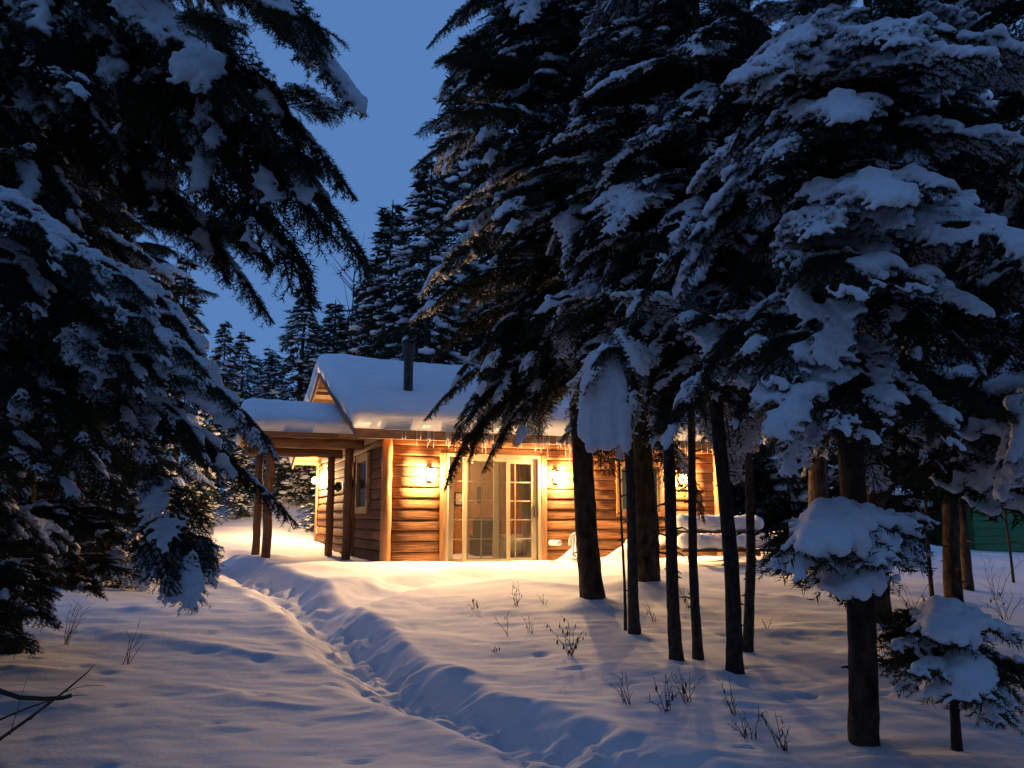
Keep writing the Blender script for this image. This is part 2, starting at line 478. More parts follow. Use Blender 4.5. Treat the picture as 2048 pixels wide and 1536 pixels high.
def blobs_mesh(name, C, R, voxel, sm, material, squash=.75, disp=0, dec=0):
    """union of many lumps, voxel-remeshed into one pillow of snow"""
    iv, fi = ico(); n = len(C)
    R = np.asarray(R)
    V = (iv[None] * R[:, None, None] * np.array([1, 1, squash])[None, None]) + np.asarray(C)[:, None]
    Fb = fi[None] + (np.arange(n) * len(iv))[:, None, None]
    me = mesh_np(name + '_raw', V.reshape(-1, 3), Fb.reshape(-1, 3), material)
    o = bpy.data.objects.new('tmp', me); COL.objects.link(o)
    m1 = o.modifiers.new('r', 'REMESH'); m1.mode = 'VOXEL'; m1.voxel_size = voxel; m1.use_smooth_shade = True
    if sm:
        m2 = o.modifiers.new('s', 'SMOOTH'); m2.iterations = sm; m2.factor = .6
    if dec:
        m3 = o.modifiers.new('d', 'DECIMATE'); m3.ratio = dec
    dg = bpy.context.evaluated_depsgraph_get()
    out = bpy.data.meshes.new_from_object(o.evaluated_get(dg))
    out.name = name; out.materials.clear(); out.materials.append(material)
    out.polygons.foreach_set('use_smooth', np.ones(len(out.polygons), bool))
    bpy.data.objects.remove(o); bpy.data.meshes.remove(me)
    return out
def rr2(p, ox, oy): return min(1, max(0, .5 + 1.6 * float(vnoise(np.array([p[0] * 7 + oy]), np.array([p[1] * 7 + ox]))[0])))
def bough_snow(seed, lines, L, mode):
    rr = np.random.RandomState(seed)
    C = []; R = []
    ox, oy = rr.rand(2) * 50
    th, rmul, lift, rmin = {'heavy': (-.20, 1.0, 1.0, .014), 'mid': (-.04, .72, 1.0, .010), 'light': (-.02, .46, 1.0, .009), 'slab': (-.6, 1.35, .9, .02)}[mode]
    for pts, lev, r in lines:
        seg = np.diff(pts, axis=0); ls = np.linalg.norm(seg, axis=1); tot = ls.sum(); acc = 0
        if mode == 'light' and lev == 0: pass
        for a, v, l in zip(pts[:-1], seg, ls):
            stp = .03 if mode != 'light' else .02
            n = max(1, int(l / stp))
            for k in range(n):
                p = a + v * (k + rr.rand()) / n; t = (acc + l * k / n) / tot
                freq = {'heavy': 3.2, 'mid': 5.5}.get(mode, 9)
                nv = float(fbm(np.array([p[0] * freq + ox]), np.array([p[1] * freq + oy]), 2)[0])
                if nv < th: continue
                if p[0] < .08 * L: continue
                c = min(1., max(0., (nv - th) / .40)) * (1 if mode != 'heavy' else .55 + .75 * (rr2(p, ox, oy)))
                full = {0: .052, 1: .034, 2: .017}[lev]
                rad = (rmin + full * c * (1 - .6 * t) ) * rmul * (L / 1.5) ** .6
                edge = min(1., (1.02 - p[0] / L) / .22); rad *= .45 + .55 * max(0, edge)
                rad *= rr.uniform(.75, 1.2)
                if rad < .0075: continue
                C.append(p + np.array([0, 0, rad * lift])); R.append(rad)
            acc += l
    if mode == 'slab':
        C = []; R = []
        mp = lines[0][0]
        for k in range(520):
            f = rr.uniform(.10, .93) ** .8 * 14; i = min(int(f), 13); p = mp[i] + (mp[i + 1] - mp[i]) * (f - i)
            w_ = .165 * min(1, (f / 14) ** .8 + .25) ; q = rr.uniform(-w_, w_); r2 = .062 * rr.uniform(.8, 1.1) * (1 - .25 * abs(q) / w_)
            f2 = .05 * math.sin(q * 55) + .03 * math.sin(q * 130 + 1)
            C.append(p + np.array([f2 * f / 14, q, .05])); R.append(r2)
    if not C: return None
    vox = {'heavy': .0105, 'slab': .012}.get(mode, .009)
    return blobs_mesh('snow', np.array(C), np.array(R), vox * (L / 1.6) ** .35, 3 if mode in ('heavy', 'slab') else 1, M['bough_snow'], .85, dec=.5)

PROTO = []   # (L, mesh, snows dict)
for seed, L, W, dr, bend in [(1, 1.5, .50, .55, .1), (2, 1.5, .56, .8, -.15), (3, 1.1, .42, .6, .15), (4, 1.9, .58, .9, .1), (5, 1.9, .50, .6, -.2)]:
    me, lines, L_ = build_bough(seed, L, W, dr, bend=bend)
    PROTO.append((L_, me, {k: bough_snow(seed * 10 + j, lines, L_, k) for j, k in enumerate(('heavy', 'mid', 'light'))}))
LONG = []
for seed, L, W, dr, bend in [(21, 2.8, .62, 1.0, .1), (22, 2.8, .72, 1.2, -.12), (23, 2.4, .70, 1.35, .1)]:
    me, lines, L_ = build_bough(seed, L, W, dr, bend=bend, space=.052, tipdroop=1.3, needle=(.024, .0044), step=.0048)
    LONG.append((L_, me, {k: bough_snow(seed * 10 + j, lines, L_, k) for j, k in enumerate(('heavy', 'mid', 'light'))}))
SMALL = []
for seed, L, W, dr, bend in [(41, .75, .30, .5, .2), (42, .75, .26, .8, -.2), (43, .6, .28, .9, .1)]:
    me, lines, L_ = build_bough(seed, L, W, dr, bend=bend, space=.042, sub=.030, tipdroop=.7, needle=(.022, .0036), step=.0045)
    SMALL.append((L_, me, {k: bough_snow(seed * 10 + j, lines, L_, k) for j, k in enumerate(('heavy', 'mid'))}))
me, lines, L_ = build_bough(31, .95, .30, .4, bend=.05)
SLAB = (L_, me, {'slab': bough_snow(77, lines, L_, 'slab'), 'heavy': bough_snow(78, lines, L_, 'heavy')})

def orient(p0, p1, roll=0.):
    x = (p1 - p0).normalized()
    up = Vector((0, 0, 1))
    if abs(x.z) > .93: up = (Vector((0, -1, 0)) + Vector((0, 0, .35))).normalized()
    y = up.cross(x).normalized(); z = x.cross(y)
    m = Matrix((x, y, z)).transposed()
    return m.to_quaternion() @ Quaternion((1, 0, 0), roll)
def add_bough(root, org, p0, p1, proto, snow=None, roll=0., label=None):
    """bough with its tip at p1; the prototype's own chord is aligned with p0->p1"""
    L, me, sn = proto
    tipl = getattr_tip(proto)
    chord = tipl.length
    sc_ = (p1 - p0).length / chord
    q = orient(p0, p1, roll)
    q = q @ tipl.rotation_difference(Vector((1, 0, 0))) if False else q @ Vector((1, 0, 0)).rotation_difference(tipl).inverted()
    b = put('bough', me, root, p0 - org, q, sc_)
    if label: b['label'] = label
    if snow and sn.get(snow):
        put('snow', sn[snow], b)['kind'] = 'stuff'
    return b
_tips = {}
def getattr_tip(proto):
    k = proto[1].name
    if k not in _tips:
        n = len(proto[1].vertices); co = np.empty(n * 3, np.float32); proto[1].vertices.foreach_get('co', co); co = co.reshape(-1, 3)
        i = np.argmax(co[:, 0]); _tips[k] = Vector(co[i].tolist())
    return _tips[k]

def trunk_mesh(r0, H, lean, r_, seg=None, n=14, flare=.25, material='bark', stubs=34, ztop=None):
    ztop = ztop or H
    k = seg or max(10, int(ztop / (.09 if n >= 14 else .28)))
    ph = [r_.uniform(0, 6.28) for _ in range(4)]
    mb = MB(); rings = []
    def axis_pt(z):
        t = z / H
        return Vector((lean[0] * z + .035 * math.sin(z * .9 + ph[0]) * min(1, z), lean[1] * z + .03 * math.sin(z * .7 + ph[1]) * min(1, z), z))
    for i in range(k + 1):
        z = -.35 + (ztop + .35) * i / k
        c = axis_pt(max(z, 0)); c.z = z
        r = r0 * (1 - .92 * max(z, 0) / H) * (1 + flare * math.exp(-max(z, 0) / .18))
        ring = []
        for j in range(n):
            a = 2 * math.pi * j / n
            rr = r * (1 + .06 * math.sin(3 * a + ph[2] + z * 1.7) + .05 * math.sin(5 * a + ph[3] - z * 2.3) + r_.uniform(-.05, .05))
            ring.append(mb.bm.verts.new(c + Vector((math.cos(a) * rr, math.sin(a) * rr, 0))))
        rings.append(ring)
    for a, b in zip(rings[:-1], rings[1:]):
        for j in range(n): mb.bm.faces.new([a[j], a[(j + 1) % n], b[(j + 1) % n], b[j]])
    for s in range(stubs):
        z = r_.uniform(.4, min(ztop, 4.5)); a = r_.uniform(0, 6.28); rr = r0 * (1 - .92 * z / H)
        c = axis_pt(z); d = Vector((math.cos(a), math.sin(a), r_.uniform(-.3, .3)))
        ln = r_.uniform(.03, .07) if r_.random() < .72 else r_.uniform(.10, .42)
        mb.tube([c + d * rr * .8, c + d * (rr + ln * .5), c + d * (rr + ln) + Vector((0, 0, -ln * .2))], [.012, .008, .003], 4)
    return mb.mesh('trunk', M[material], True), axis_pt

NB = [0]
def fir(name, label, pos, H, r0, z0, R, seed, lean=(0, 0), snow=(.3, .3, .2), zvis=9.5, dens=1.0, material='bark', az=None, droop=(-38, 5), group='firs with bough crowns', protos=None, cat='fir tree', flare=.25, low=.75, avoid=None, dead=6):
    r_ = random.Random(seed)
    org = Vector((pos[0], pos[1], pos[2] if len(pos) > 2 else gz(pos[0], pos[1])))
    root = thing(name, label, cat, org, 0, group)
    me, axp = trunk_mesh(r0, H, lean, r_, material=material, flare=flare)
    put('trunk', me, root)
    z = z0; P = protos or PROTO; cnt = 0
    a0 = r_.uniform(0, 6.28)
    while z < H - .3 and cnt < 290:
        t = (z - z0) / (H - z0)
        n = 5 if z < zvis else 4
        for k in range(n):
            if cnt >= 290: break
            a = a0 + 2 * math.pi * (k + r_.uniform(-.3, .3)) / n
            ln = R * ((1 - t) ** .55) * r_.uniform(.5, 1.3) * (low + (1 - low) * min(1, t / .12))
            if az and az(a, z): continue
            el = math.radians(droop[0] + (droop[1] - droop[0]) * t + r_.uniform(-20, 16))
            p0 = org + axp(z + r_.uniform(-.12, .12))
            d = Vector((math.cos(a) * math.cos(el), math.sin(a) * math.cos(el), math.sin(el)))
            p1 = p0 + d * max(ln, .35)
            if avoid and avoid(p1): continue
            best = sorted(P, key=lambda q: abs(q[0] - ln) + r_.uniform(0, .5))[0]
            u = r_.random(); s = None
            if u < snow[0]: s = 'heavy'
            elif u < snow[0] + snow[1]: s = 'mid'
            elif u < snow[0] + snow[1] + snow[2]: s = 'light'
            add_bough(root, org, p0, p1, best, s, r_.uniform(-.35, .35)); cnt += 1
        a0 += r_.uniform(.5, .9)
        z += r_.uniform(.24, .34) / dens * (1 if z < zvis else 1.8)
    NB[0] += cnt
    return root, org, axp

T = TRUNKS
def lean_of(key, px, py):
    """lean per metre so the trunk passes through pixel (px,py) at its own depth"""
    b = T[key]; q = at(px, py, b.y); h = q.z - b.z
    return ((q.x - b.x) / h, 0.0)
def proj(p):
    v = p - CAM; c, s = math.cos(PITCH), math.sin(PITCH)
    zz = v.y * c + v.z * s; yy = -v.y * s + v.z * c
    if zz < .05: return (-9999, -9999)
    return (1024 + F_PX * v.x / zz, 768 - F_PX * yy / zz)
def keep_clear(p):
    """the gap of sky and the view of the cabin stay free of boughs"""
    x, y = proj(p)
    if p.y > 15.2 and 560 < x < 1440 and y > 640: return True
    if 740 < x < 900 and 640 < y < 1200: return True
    if 860 < x < 1440 and y > 905: return True
    if y > 640 and x < 840 and x > 650: return True
    if p.y < 2.6: return True
    if x > 1440 and y > 1010: return True
    if 500 < x < 800 - max(0, 0) and y < 470: return True
    return False
G1 = 'tall firs behind the snow clearing'
G2 = 'slender firs standing in a row right of the trail'
fa = fir('fir_tree', 'tall broad fir with thick straight trunk nearest the lit patio door', T['a'], 19, .165, 3.5, 2.9, 101, lean_of('a', 1158, 760), (.22, .30, .4), 9.8, 1.15, group=G1, avoid=keep_clear, low=.7)
fb = fir('fir_tree', 'thick brown fir trunk rising from a snow cone in front of the cabin window', T['b'], 17, .20, 4.2, 2.6, 102, lean_of('b', 1280, 900), (.25, .30, .35), 10.5, .9, group=G1, avoid=keep_clear)
fd = fir('slender_fir', 'slender fir with a hair-thin stem standing close on its left side', T['d'], 13, .068, 2.9, 1.45, 104, lean_of('d', 1252, 900), (.45, .3, .15), 7, .9, material='smooth_bark', group=G2, avoid=keep_clear)
fe = fir('slender_fir', 'left-leaning slender fir trunk in front of the snowy picnic table', T['e'], 13, .068, 3.2, 1.45, 105, lean_of('e', 1318, 720), (.4, .3, .2), 6.8, .95, material='smooth_bark', group=G2, avoid=keep_clear)
ff = fir('slender_fir', 'thinner straight fir trunk just right of the picnic table end', T['f'], 12, .052, 3.3, 1.25, 106, lean_of('f', 1377, 700), (.4, .3, .2), 6.8, .9, material='smooth_bark', group=G2, avoid=keep_clear)
fg = fir('slender_fir', 'stout blue-grey fir trunk with peg-like branch stubs, third right of the lamp', T['g'], 14, .076, 2.9, 1.6, 107, lean_of('g', 1433, 760), (.45, .3, .15), 6.6, 1.0, material='smooth_bark', group=G2, avoid=keep_clear)
fh = fir('slender_fir', 'dark upright fir trunk at the right end of the slender row', T['h'], 12, .055, 3.1, 1.4, 108, lean_of('h', 1494, 820), (.4, .3, .2), 6.8, .9, material='smooth_bark', group=G2, avoid=keep_clear)
fi_ = fir('fir_tree', 'big near fir with black trunk and low branch heaped with snow', T['i'], 15, .098, 2.35, 1.75, 109, lean_of('i', 1705, 950), (.55, .25, .1), 5.4, 1.1, group=G1, avoid=keep_clear, flare=.1)
fj = fir('fir_tree', 'dark fir trunk with flared foot near the green shed', T['j'], 16, .11, 2.9, 2.1, 110, lean_of('j', 1888, 900), (.4, .3, .2), 7.6, .95, group=G1, avoid=keep_clear)
fl = fir('fir_tree', 'dark fir trunk standing close behind the big near fir', T['l'], 14, .14, 3.0, 2.1, 112, lean_of('l', 1752, 900), (.35, .3, .2), 8, .9, group=G1, avoid=keep_clear)
fm = fir('fir_tree', 'fir trunk with orange-lit edge rising out of a tall snow cone', T['m'], 16, .17, 3.2, 2.4, 113, lean_of('m', 1632, 950), (.3, .3, .3), 9.5, .9, group=G1, avoid=keep_clear)
fo = fir('fir_tree', 'far thin fir trunk directly left of the green shed wall', T['o'], 11, .08, 3.0, 1.5, 114, (0, 0), (.3, .3, .3), 9, .7, group=G1, avoid=keep_clear)
fq = fir('fir_tree', 'fir past the right edge whose snowy boughs reach into the upper right corner', (4.75, 6.2), 15, .11, 1.9, 2.0, 115, snow=(.5, .25, .15), zvis=6, dens=.9, group=G1, avoid=keep_clear)
# thin poles
def pole(key, r, H, label, lean=(0, 0)):
    o = thing('bare_sapling', label, 'sapling', T[key], 0, 'bare thin saplings')
    r_ = random.Random(ord(key)); me, axp = trunk_mesh(r, H, lean, r_, n=7, material='smooth_bark', flare=.1, stubs=14)
    put('trunk', me, o)
    for k in range(7):
        z = r_.uniform(1.2, H * .9); a = r_.uniform(0, 6.28); ln = r_.uniform(.3, .7); c = axp(z)
        d = Vector((math.cos(a), math.sin(a), r_.uniform(.1, .7)))
        pts = [c + d * ln * t + Vector((0, 0, -.1 * t * t)) + Vector((r_.uniform(-.02, .02), r_.uniform(-.02, .02), 0)) for t in (0, .3, .6, 1)]
        put('branch', MB().tube(pts, [.008, .006, .004, .002], 5).mesh('branch', M['wood_twig'], True), o)
    return o
pole('c', .02, 5, 'hair-thin bare stem touching the left side of a slender fir')
pole('n', .03, 5, 'reddish bare sapling left of the dark flared fir trunk', (-.02, 0))
pole('p', .025, 4.5, 'thin dark sapling in front of the green shed wall', (-.02, 0))

# ---- special boughs on the right, each aimed at a place of its own
def aim(root_t, z0, px, py, Y, proto, snow, roll=0., start=None):
    root, org, axp = root_t
    p0 = start if start is not None else org + axp(z0 - org.z)
    return add_bough(root, org, p0, at(px, py, Y), proto, snow, roll)
# sweeping boughs of the broad fir that hang in front of the cabin roof and lamp
aim(fa, 4.0, 884, 985, 11.0, PROTO[3], 'light', .3)
aim(fa, 4.2, 905, 900, 10.8, PROTO[3], 'light', -.2)
aim(fa, 3.9, 965, 950, 11.0, PROTO[4], 'light', .2)
aim(fa, 4.5, 845, 845, 11.2, PROTO[4], 'light', .1)
aim(fa, 4.7, 900, 780, 11.3, PROTO[3], 'mid', -.1)
aim(fa, 3.8, 1030, 900, 10.9, PROTO[0], 'mid', .1)
aim(fa, 3.9, 1060, 800, 10.9, PROTO[1], 'mid', -.2)
aim(fa, 5.4, 800, 660, 11.4, PROTO[4], 'mid', .1)
aim(fa, 5.2, 870, 600, 10.9, PROTO[3], 'light', .1)
aim(fa, 3.7, 1235, 960, 11.5, PROTO[2], 'light', .1)
aim(fa, 4.6, 1130, 720, 10.6, PROTO[1], 'heavy', 0)
aim(fb, 3.5, 1345, 1000, 12.5, PROTO[2], 'light', .1)
aim(fb, 3.3, 1410, 1050, 12.4, PROTO[2], 'light', .1)
for (z0, px, py, Y, k, sn_) in [(4.3, 930, 850, 11.3, 0, 'light'), (4.0, 1000, 880, 11.2, 1, 'mid'), (4.4, 980, 820, 10.9, 0, 'mid'), (4.1, 935, 930, 11.1, 3, 'light'), (4.9, 860, 720, 11.5, 3, 'light'), (3.7, 1080, 860, 11.3, 2, 'light'), (4.5, 1050, 760, 10.7, 1, 'mid'), (5.0, 960, 700, 11.0, 0, 'light')]:
    aim(fa, z0, px, py, Y, PROTO[k], sn_, .1)
# hanging slab of snow on the slender fir
aim(fd, 3.2, 1212, 905, 7.6, SLAB, 'slab', 0, start=at(1215, 700, 8.2))
aim(fd, 3.2, 1262, 880, 8.0, SLAB, 'heavy', 0, start=at(1250, 690, 8.5))
for (sx, sy, px, py, Y, k, sn_) in [(1225, 690, 1165, 790, 7.6, 1, 'heavy'), (1225, 720, 1262, 850, 7.6, 0, 'mid'), (1200, 780, 1170, 900, 7.7, 2, 'mid'), (1235, 800, 1245, 925, 7.6, 0, 'mid'), (1230, 660, 1290, 760, 7.7, 2, 'heavy'), (1210, 840, 1205, 930, 7.6, 2, None)]:
    aim(fd, 3.2, px, py, Y, SMALL[k], sn_, .2, start=at(sx, sy, 8.1))
# horizontal white limb across the slender trunks
aim(fg, 3.4, 1225, 590, 7.4, PROTO[3], 'heavy', 0)
aim(fg, 3.0, 1540, 800, 6.8, PROTO[0], 'heavy', 0)
aim(fg, 3.2, 1460, 640, 6.6, PROTO[2], 'heavy', 0)
# near fir: umbrellas of snow
for (z0, px, py, Y, pr, s, rl) in [(3.1, 1560, 790, 4.9, 2, 'heavy', 0), (3.6, 1650, 470, 4.6, 1, 'heavy', .1), (3.5, 1720, 610, 4.4, 2, 'heavy', 0), (3.9, 1800, 420, 4.3, 0, 'heavy', 0),
                                   (3.9, 1910, 380, 4.6, 0, 'heavy', -.1), (3.2, 1860, 590, 4.5, 2, 'heavy', .1), (2.9, 1750, 900, 4.8, 2, 'heavy', 0), (2.7, 1690, 880, 4.7, 2, 'mid', 0),
                                   (3.3, 1990, 640, 4.8, 0, 'heavy', 0), (2.7, 1930, 910, 5.0, 2, 'heavy', 0), (4.6, 1700, 250, 4.6, 0, 'heavy', 0), (4.9, 1830, 90, 4.5, 1, 'heavy', 0),
                                   (4.3, 1560, 330, 4.8, 1, 'mid', 0), (3.2, 1480, 720, 5.3, 0, 'mid', 0), (4.8, 1580, 110, 5.0, 0, 'heavy', 0)]:
    aim(fi_, z0, px, py, Y, PROTO[pr], s, rl)
# low branch in front of its trunk
aim(fi_, 1.46, 1690, 1218, 4.75, SMALL[2], 'heavy', 0)
for px, py, Y, k, sn_, rl in [(1552, 1140, 4.95, 0, 'mid', .15), (1640, 1130, 4.6, 2, 'heavy', .1), (1822, 1138, 5.0, 1, 'mid', -.15), (1770, 1130, 4.7, 0, 'heavy', .1), (1590, 1165, 4.75, 1, 'heavy', 0)]:
    aim(fi_, 1.50, px, py, Y, SMALL[k], sn_, rl)
for px, py, Y, k, z0 in [(1990, 1010, 6.8, 2, 2.6), (2060, 990, 6.6, 0, 2.5), (1950, 930, 6.9, 1, 2.8), (2030, 900, 6.6, 2, 3.0), (2080, 1060, 6.5, 2, 2.5)]:
    aim(fj, z0, px, py, Y, PROTO[k], 'mid' if k == 1 else 'heavy', .1)

# snowed-up sapling bottom right
r_ = random.Random(8)
o = thing('fir_sapling', 'short broken fir sapling in the snow carrying small snow-covered branches', 'sapling', T['k'])
me, axp = trunk_mesh(.036, 1.4, (-.02, 0), r_, n=10, material='smooth_bark', flare=.1, stubs=4, ztop=.92)
put('trunk', me, o)
org = T['k']
for px, py, Y, z, s in [(1795, 1300, 5.0, .74, 'mid'), (1850, 1350, 4.75, .6, 'mid'), (2010, 1450, 4.8, .60, 'mid'), (1955, 1400, 4.6, .56, 'heavy'), (2080, 1380, 5.0, .64, 'mid'), (1890, 1300, 4.8, .92, 'heavy'), (1990, 1330, 5.3, .72, 'mid')]:
    add_bough(o, org, org + axp(z - .10), at(px, py, Y), SMALL[r_.randrange(3)], s, r_.uniform(-.2, .2))

# ------------------------------------------------------------------ left side
def left_clear(p):
    x, y = proj(p)
    if p.y < 2.2: return True
    if x > 455 and y < 1000: return True
    if x > 330 and y > 1010: return True
    if y > 1250 - x * .45: return True
    return False
GL = 'dark firs along the left edge'
fl1 = fir('fir_tree', 'near dark fir at the left edge whose long boughs sweep across the sky', (-3.55, 4.3), 13, .14, 2.1, 1.6, 201, snow=(.2, .3, .4), zvis=4.6, dens=.38, group=GL, avoid=left_clear)
fl2 = fir('fir_tree', 'dark fir filling the left edge behind the nearest drooping boughs', (-4.2, 6.2), 12, .15, .35, 2.3, 202, snow=(.16, .34, .50), zvis=6, dens=1.0, group=GL, avoid=left_clear)
fl3 = fir('fir_tree', 'young bushy fir with warm-lit needles down to the snow on the left', (-5.2, 8.9), 8, .10, .2, 2.3, 203, snow=(.05, .15, .4), zvis=7, dens=1.15, group=GL, avoid=left_clear, droop=(-22, 10), low=.95)
fl4 = fir('fir_tree', 'fir beside the porch post with amber light on its outer twigs', (-6.6, 13.6), 9, .12, .3, 1.9, 204, snow=(.05, .2, .5), zvis=8, dens=1.1, group=GL, droop=(-22, 10), low=.95)
lrn = random.Random(91)
def lb(z0, px, py, Y, pr, s, roll=0., src=fl1):
    root, org, axp = src
    p0 = org + axp(z0 - .55 - org.z); p1 = at(px, py, Y)
    add_bough(root, org, p0, p1, pr, s, roll)
    ch = p1 - p0; ln = ch.length; d = ch.normalized(); sv = d.cross(Vector((0, 0, 1))).normalized(); up = sv.cross(d)
    for k, f in enumerate((.45, .58, .7, .8, .9)):
        q = p0 + ch * f + up * (.42 * ln * f * (1 - f))
        sd = 1 if k % 2 else -1; a = math.radians(lrn.uniform(18, 50))
        e = d * math.cos(a) + sv * sd * math.sin(a) + Vector((0, 0, lrn.uniform(-.45, .15)))
        l2 = lrn.uniform(.5, 1.0) * (1.15 - f * .45)
        tip = q + e.normalized() * l2
        x, y = proj(tip)
        if x > px + 15 and y < 700: continue
        if tip.y < 2.4: continue
        if y > 590 and x > min(505, px): continue
        if y > 900 and x > 430: continue
        pro = lrn.choice([PROTO[2], PROTO[0], PROTO[1], SMALL[0], SMALL[2]])
        add_bough(root, org, q, tip, pro, lrn.choice(['mid', 'light', 'mid', s]) if pro[0] > 1 else lrn.choice(['mid', None]), lrn.uniform(-.4, .4))
lb(5.80, 738, 232, 3.7, LONG[0], 'mid', .1)
lb(5.70, 650, 60, 3.9, LONG[1], 'mid', -.1)
lb(5.50, 560, 290, 3.4, LONG[1], 'mid', .1)
lb(5.30, 755, 560, 3.7, LONG[1], 'light', .25)
lb(5.25, 720, 400, 3.8, LONG[0], 'light', -.1)
lb(5.30, 640, 640, 3.9, LONG[2], 'light', .35)
lb(5.00, 690, 500, 4.1, LONG[0], None, .3)
lb(5.00, 520, 500, 4.4, LONG[0], 'light', .1)
lb(4.70, 470, 570, 4.5, LONG[1], None, .2)
lb(4.65, 552, 650, 4.2, LONG[0], 'light', .15)
for (sx, sy, sd, px, py, Y, pr, sn_) in [(-90, 380, 3.1, 190, 560, 2.9, 0, 'heavy'), (-60, 460, 3.0, 90, 640, 2.8, 2, 'heavy'), (120, 480, 3.1, 300, 700, 3.0, 2, 'heavy'), (40, 560, 3.2, 230, 760, 3.0, 2, 'mid'),
        (200, 520, 3.3, 420, 770, 3.2, 2, 'heavy'), (220, 640, 3.3, 330, 800, 3.1, 2, 'heavy'), (300, 700, 3.5, 490, 850, 3.4, 2, 'heavy'), (250, 760, 3.3, 420, 930, 3.3, 2, 'heavy'), (-40, 700, 3.3, 110, 850, 3.2, 2, 'mid'),
        (100, 780, 3.4, 220, 930, 3.3, 2, 'mid'), (380, 760, 3.8, 560, 930, 3.8, 2, 'mid'), (-60, 820, 3.6, 160, 1010, 3.5, 0, 'mid'),
        (-40, 370, 2.8, 130, 560, 2.65, 2, 'heavy'), (60, 440, 2.85, 215, 620, 2.7, 2, 'heavy'), (130, 500, 2.9, 320, 640, 2.8, 2, 'heavy'), (190, 560, 2.9, 340, 740, 2.75, 2, 'heavy'), (250, 640, 3.0, 430, 780, 2.9, 2, 'heavy'), (330, 730, 3.2, 490, 840, 3.1, 2, 'heavy'), (150, 640, 2.9, 290, 800, 2.8, 2, 'heavy')]:
    aim(fl1, 0, px, py, Y, PROTO[pr], sn_, .1, start=at(sx, sy, sd))
lb(4.5, 200, 600, 3.5, LONG[2], 'light', .1)
lb(4.2, 330, 760, 3.8, LONG[1], 'light', .2)
lb(3.8, 160, 800, 3.9, LONG[2], 'light', .2)
lb(3.60, 480, 860, 3.7, LONG[0], 'heavy', 0)
lb(3.50, 300, 830, 3.2, LONG[2], 'mid', .1)
lb(3.40, 540, 905, 4.2, LONG[0], 'mid', .1)
lb(3.10, 600, 1052, 4.6, LONG[0], 'light', .1)
lb(3.20, 420, 930, 4.0, LONG[1], 'mid', .1)
lb(4.90, 400, 480, 4.6, LONG[1], 'light', .1)
lb(5.60, 420, 180, 4.4, LONG[1], 'light', .1)
lb(5.10, 250, 330, 3.6, LONG[0], 'light', .1)
lb(6.00, 300, 40, 3.8, LONG[1], 'mid', .1)
lb(3.00, 250, 1000, 4.6, LONG[0], 'light', .1)
lb(3.30, 150, 900, 3.6, LONG[1], 'mid', .1)
# hanging tip with its lump of snow
aim(fl1, 2.0, 340, 1200, 3.45, SMALL[2], 'mid', .0, start=at(310, 1040, 3.85))
aim(fl1, 2.0, 395, 1222, 3.5, SMALL[0], 'heavy', .2, start=at(325, 1070, 3.95))
aim(fl1, 2.0, 432, 1170, 3.7, SMALL[1], 'mid', .1, start=at(330, 1060, 3.9))
aim(fl1, 2.0, 330, 1110, 3.5, SMALL[1], 'heavy', .1, start=at(300, 960, 3.9))
aim(fl1, 2.0, 430, 1180, 3.7, PROTO[2], 'mid', .2, start=at(345, 960, 3.8))
aim(fl1, 2.0, 318, 1020, 3.7, PROTO[2], 'light', .2, start=at(230, 800, 3.8))
for px, py, Y, z0, k, src in [(100, 1235, 7.6, .8, 3, fl3), (210, 1195, 7.7, .9, 4, fl3), (15, 1265, 7.4, .7, 3, fl3), (290, 1160, 8.0, 1.0, 3, fl3), (60, 1180, 7.5, 1.1, 4, fl3), (160, 1140, 7.6, 1.3, 3, fl3), (255, 1090, 7.8, 1.5, 4, fl3), (330, 1075, 8.1, 1.5, 3, fl3),
                           (10, 1120, 7.3, 1.5, 3, fl3), (110, 1080, 7.3, 1.7, 4, fl3), (70, 1310, 5.3, .75, 0, fl2), (20, 1290, 5.1, .9, 1, fl2), (120, 1260, 5.5, 1.0, 0, fl2), (40, 1230, 5.2, 1.2, 1, fl2)]:
    aim(src, z0, px, py, Y, PROTO[k], lrn.choice(['light', None, 'light']), lrn.uniform(-.3, .3))

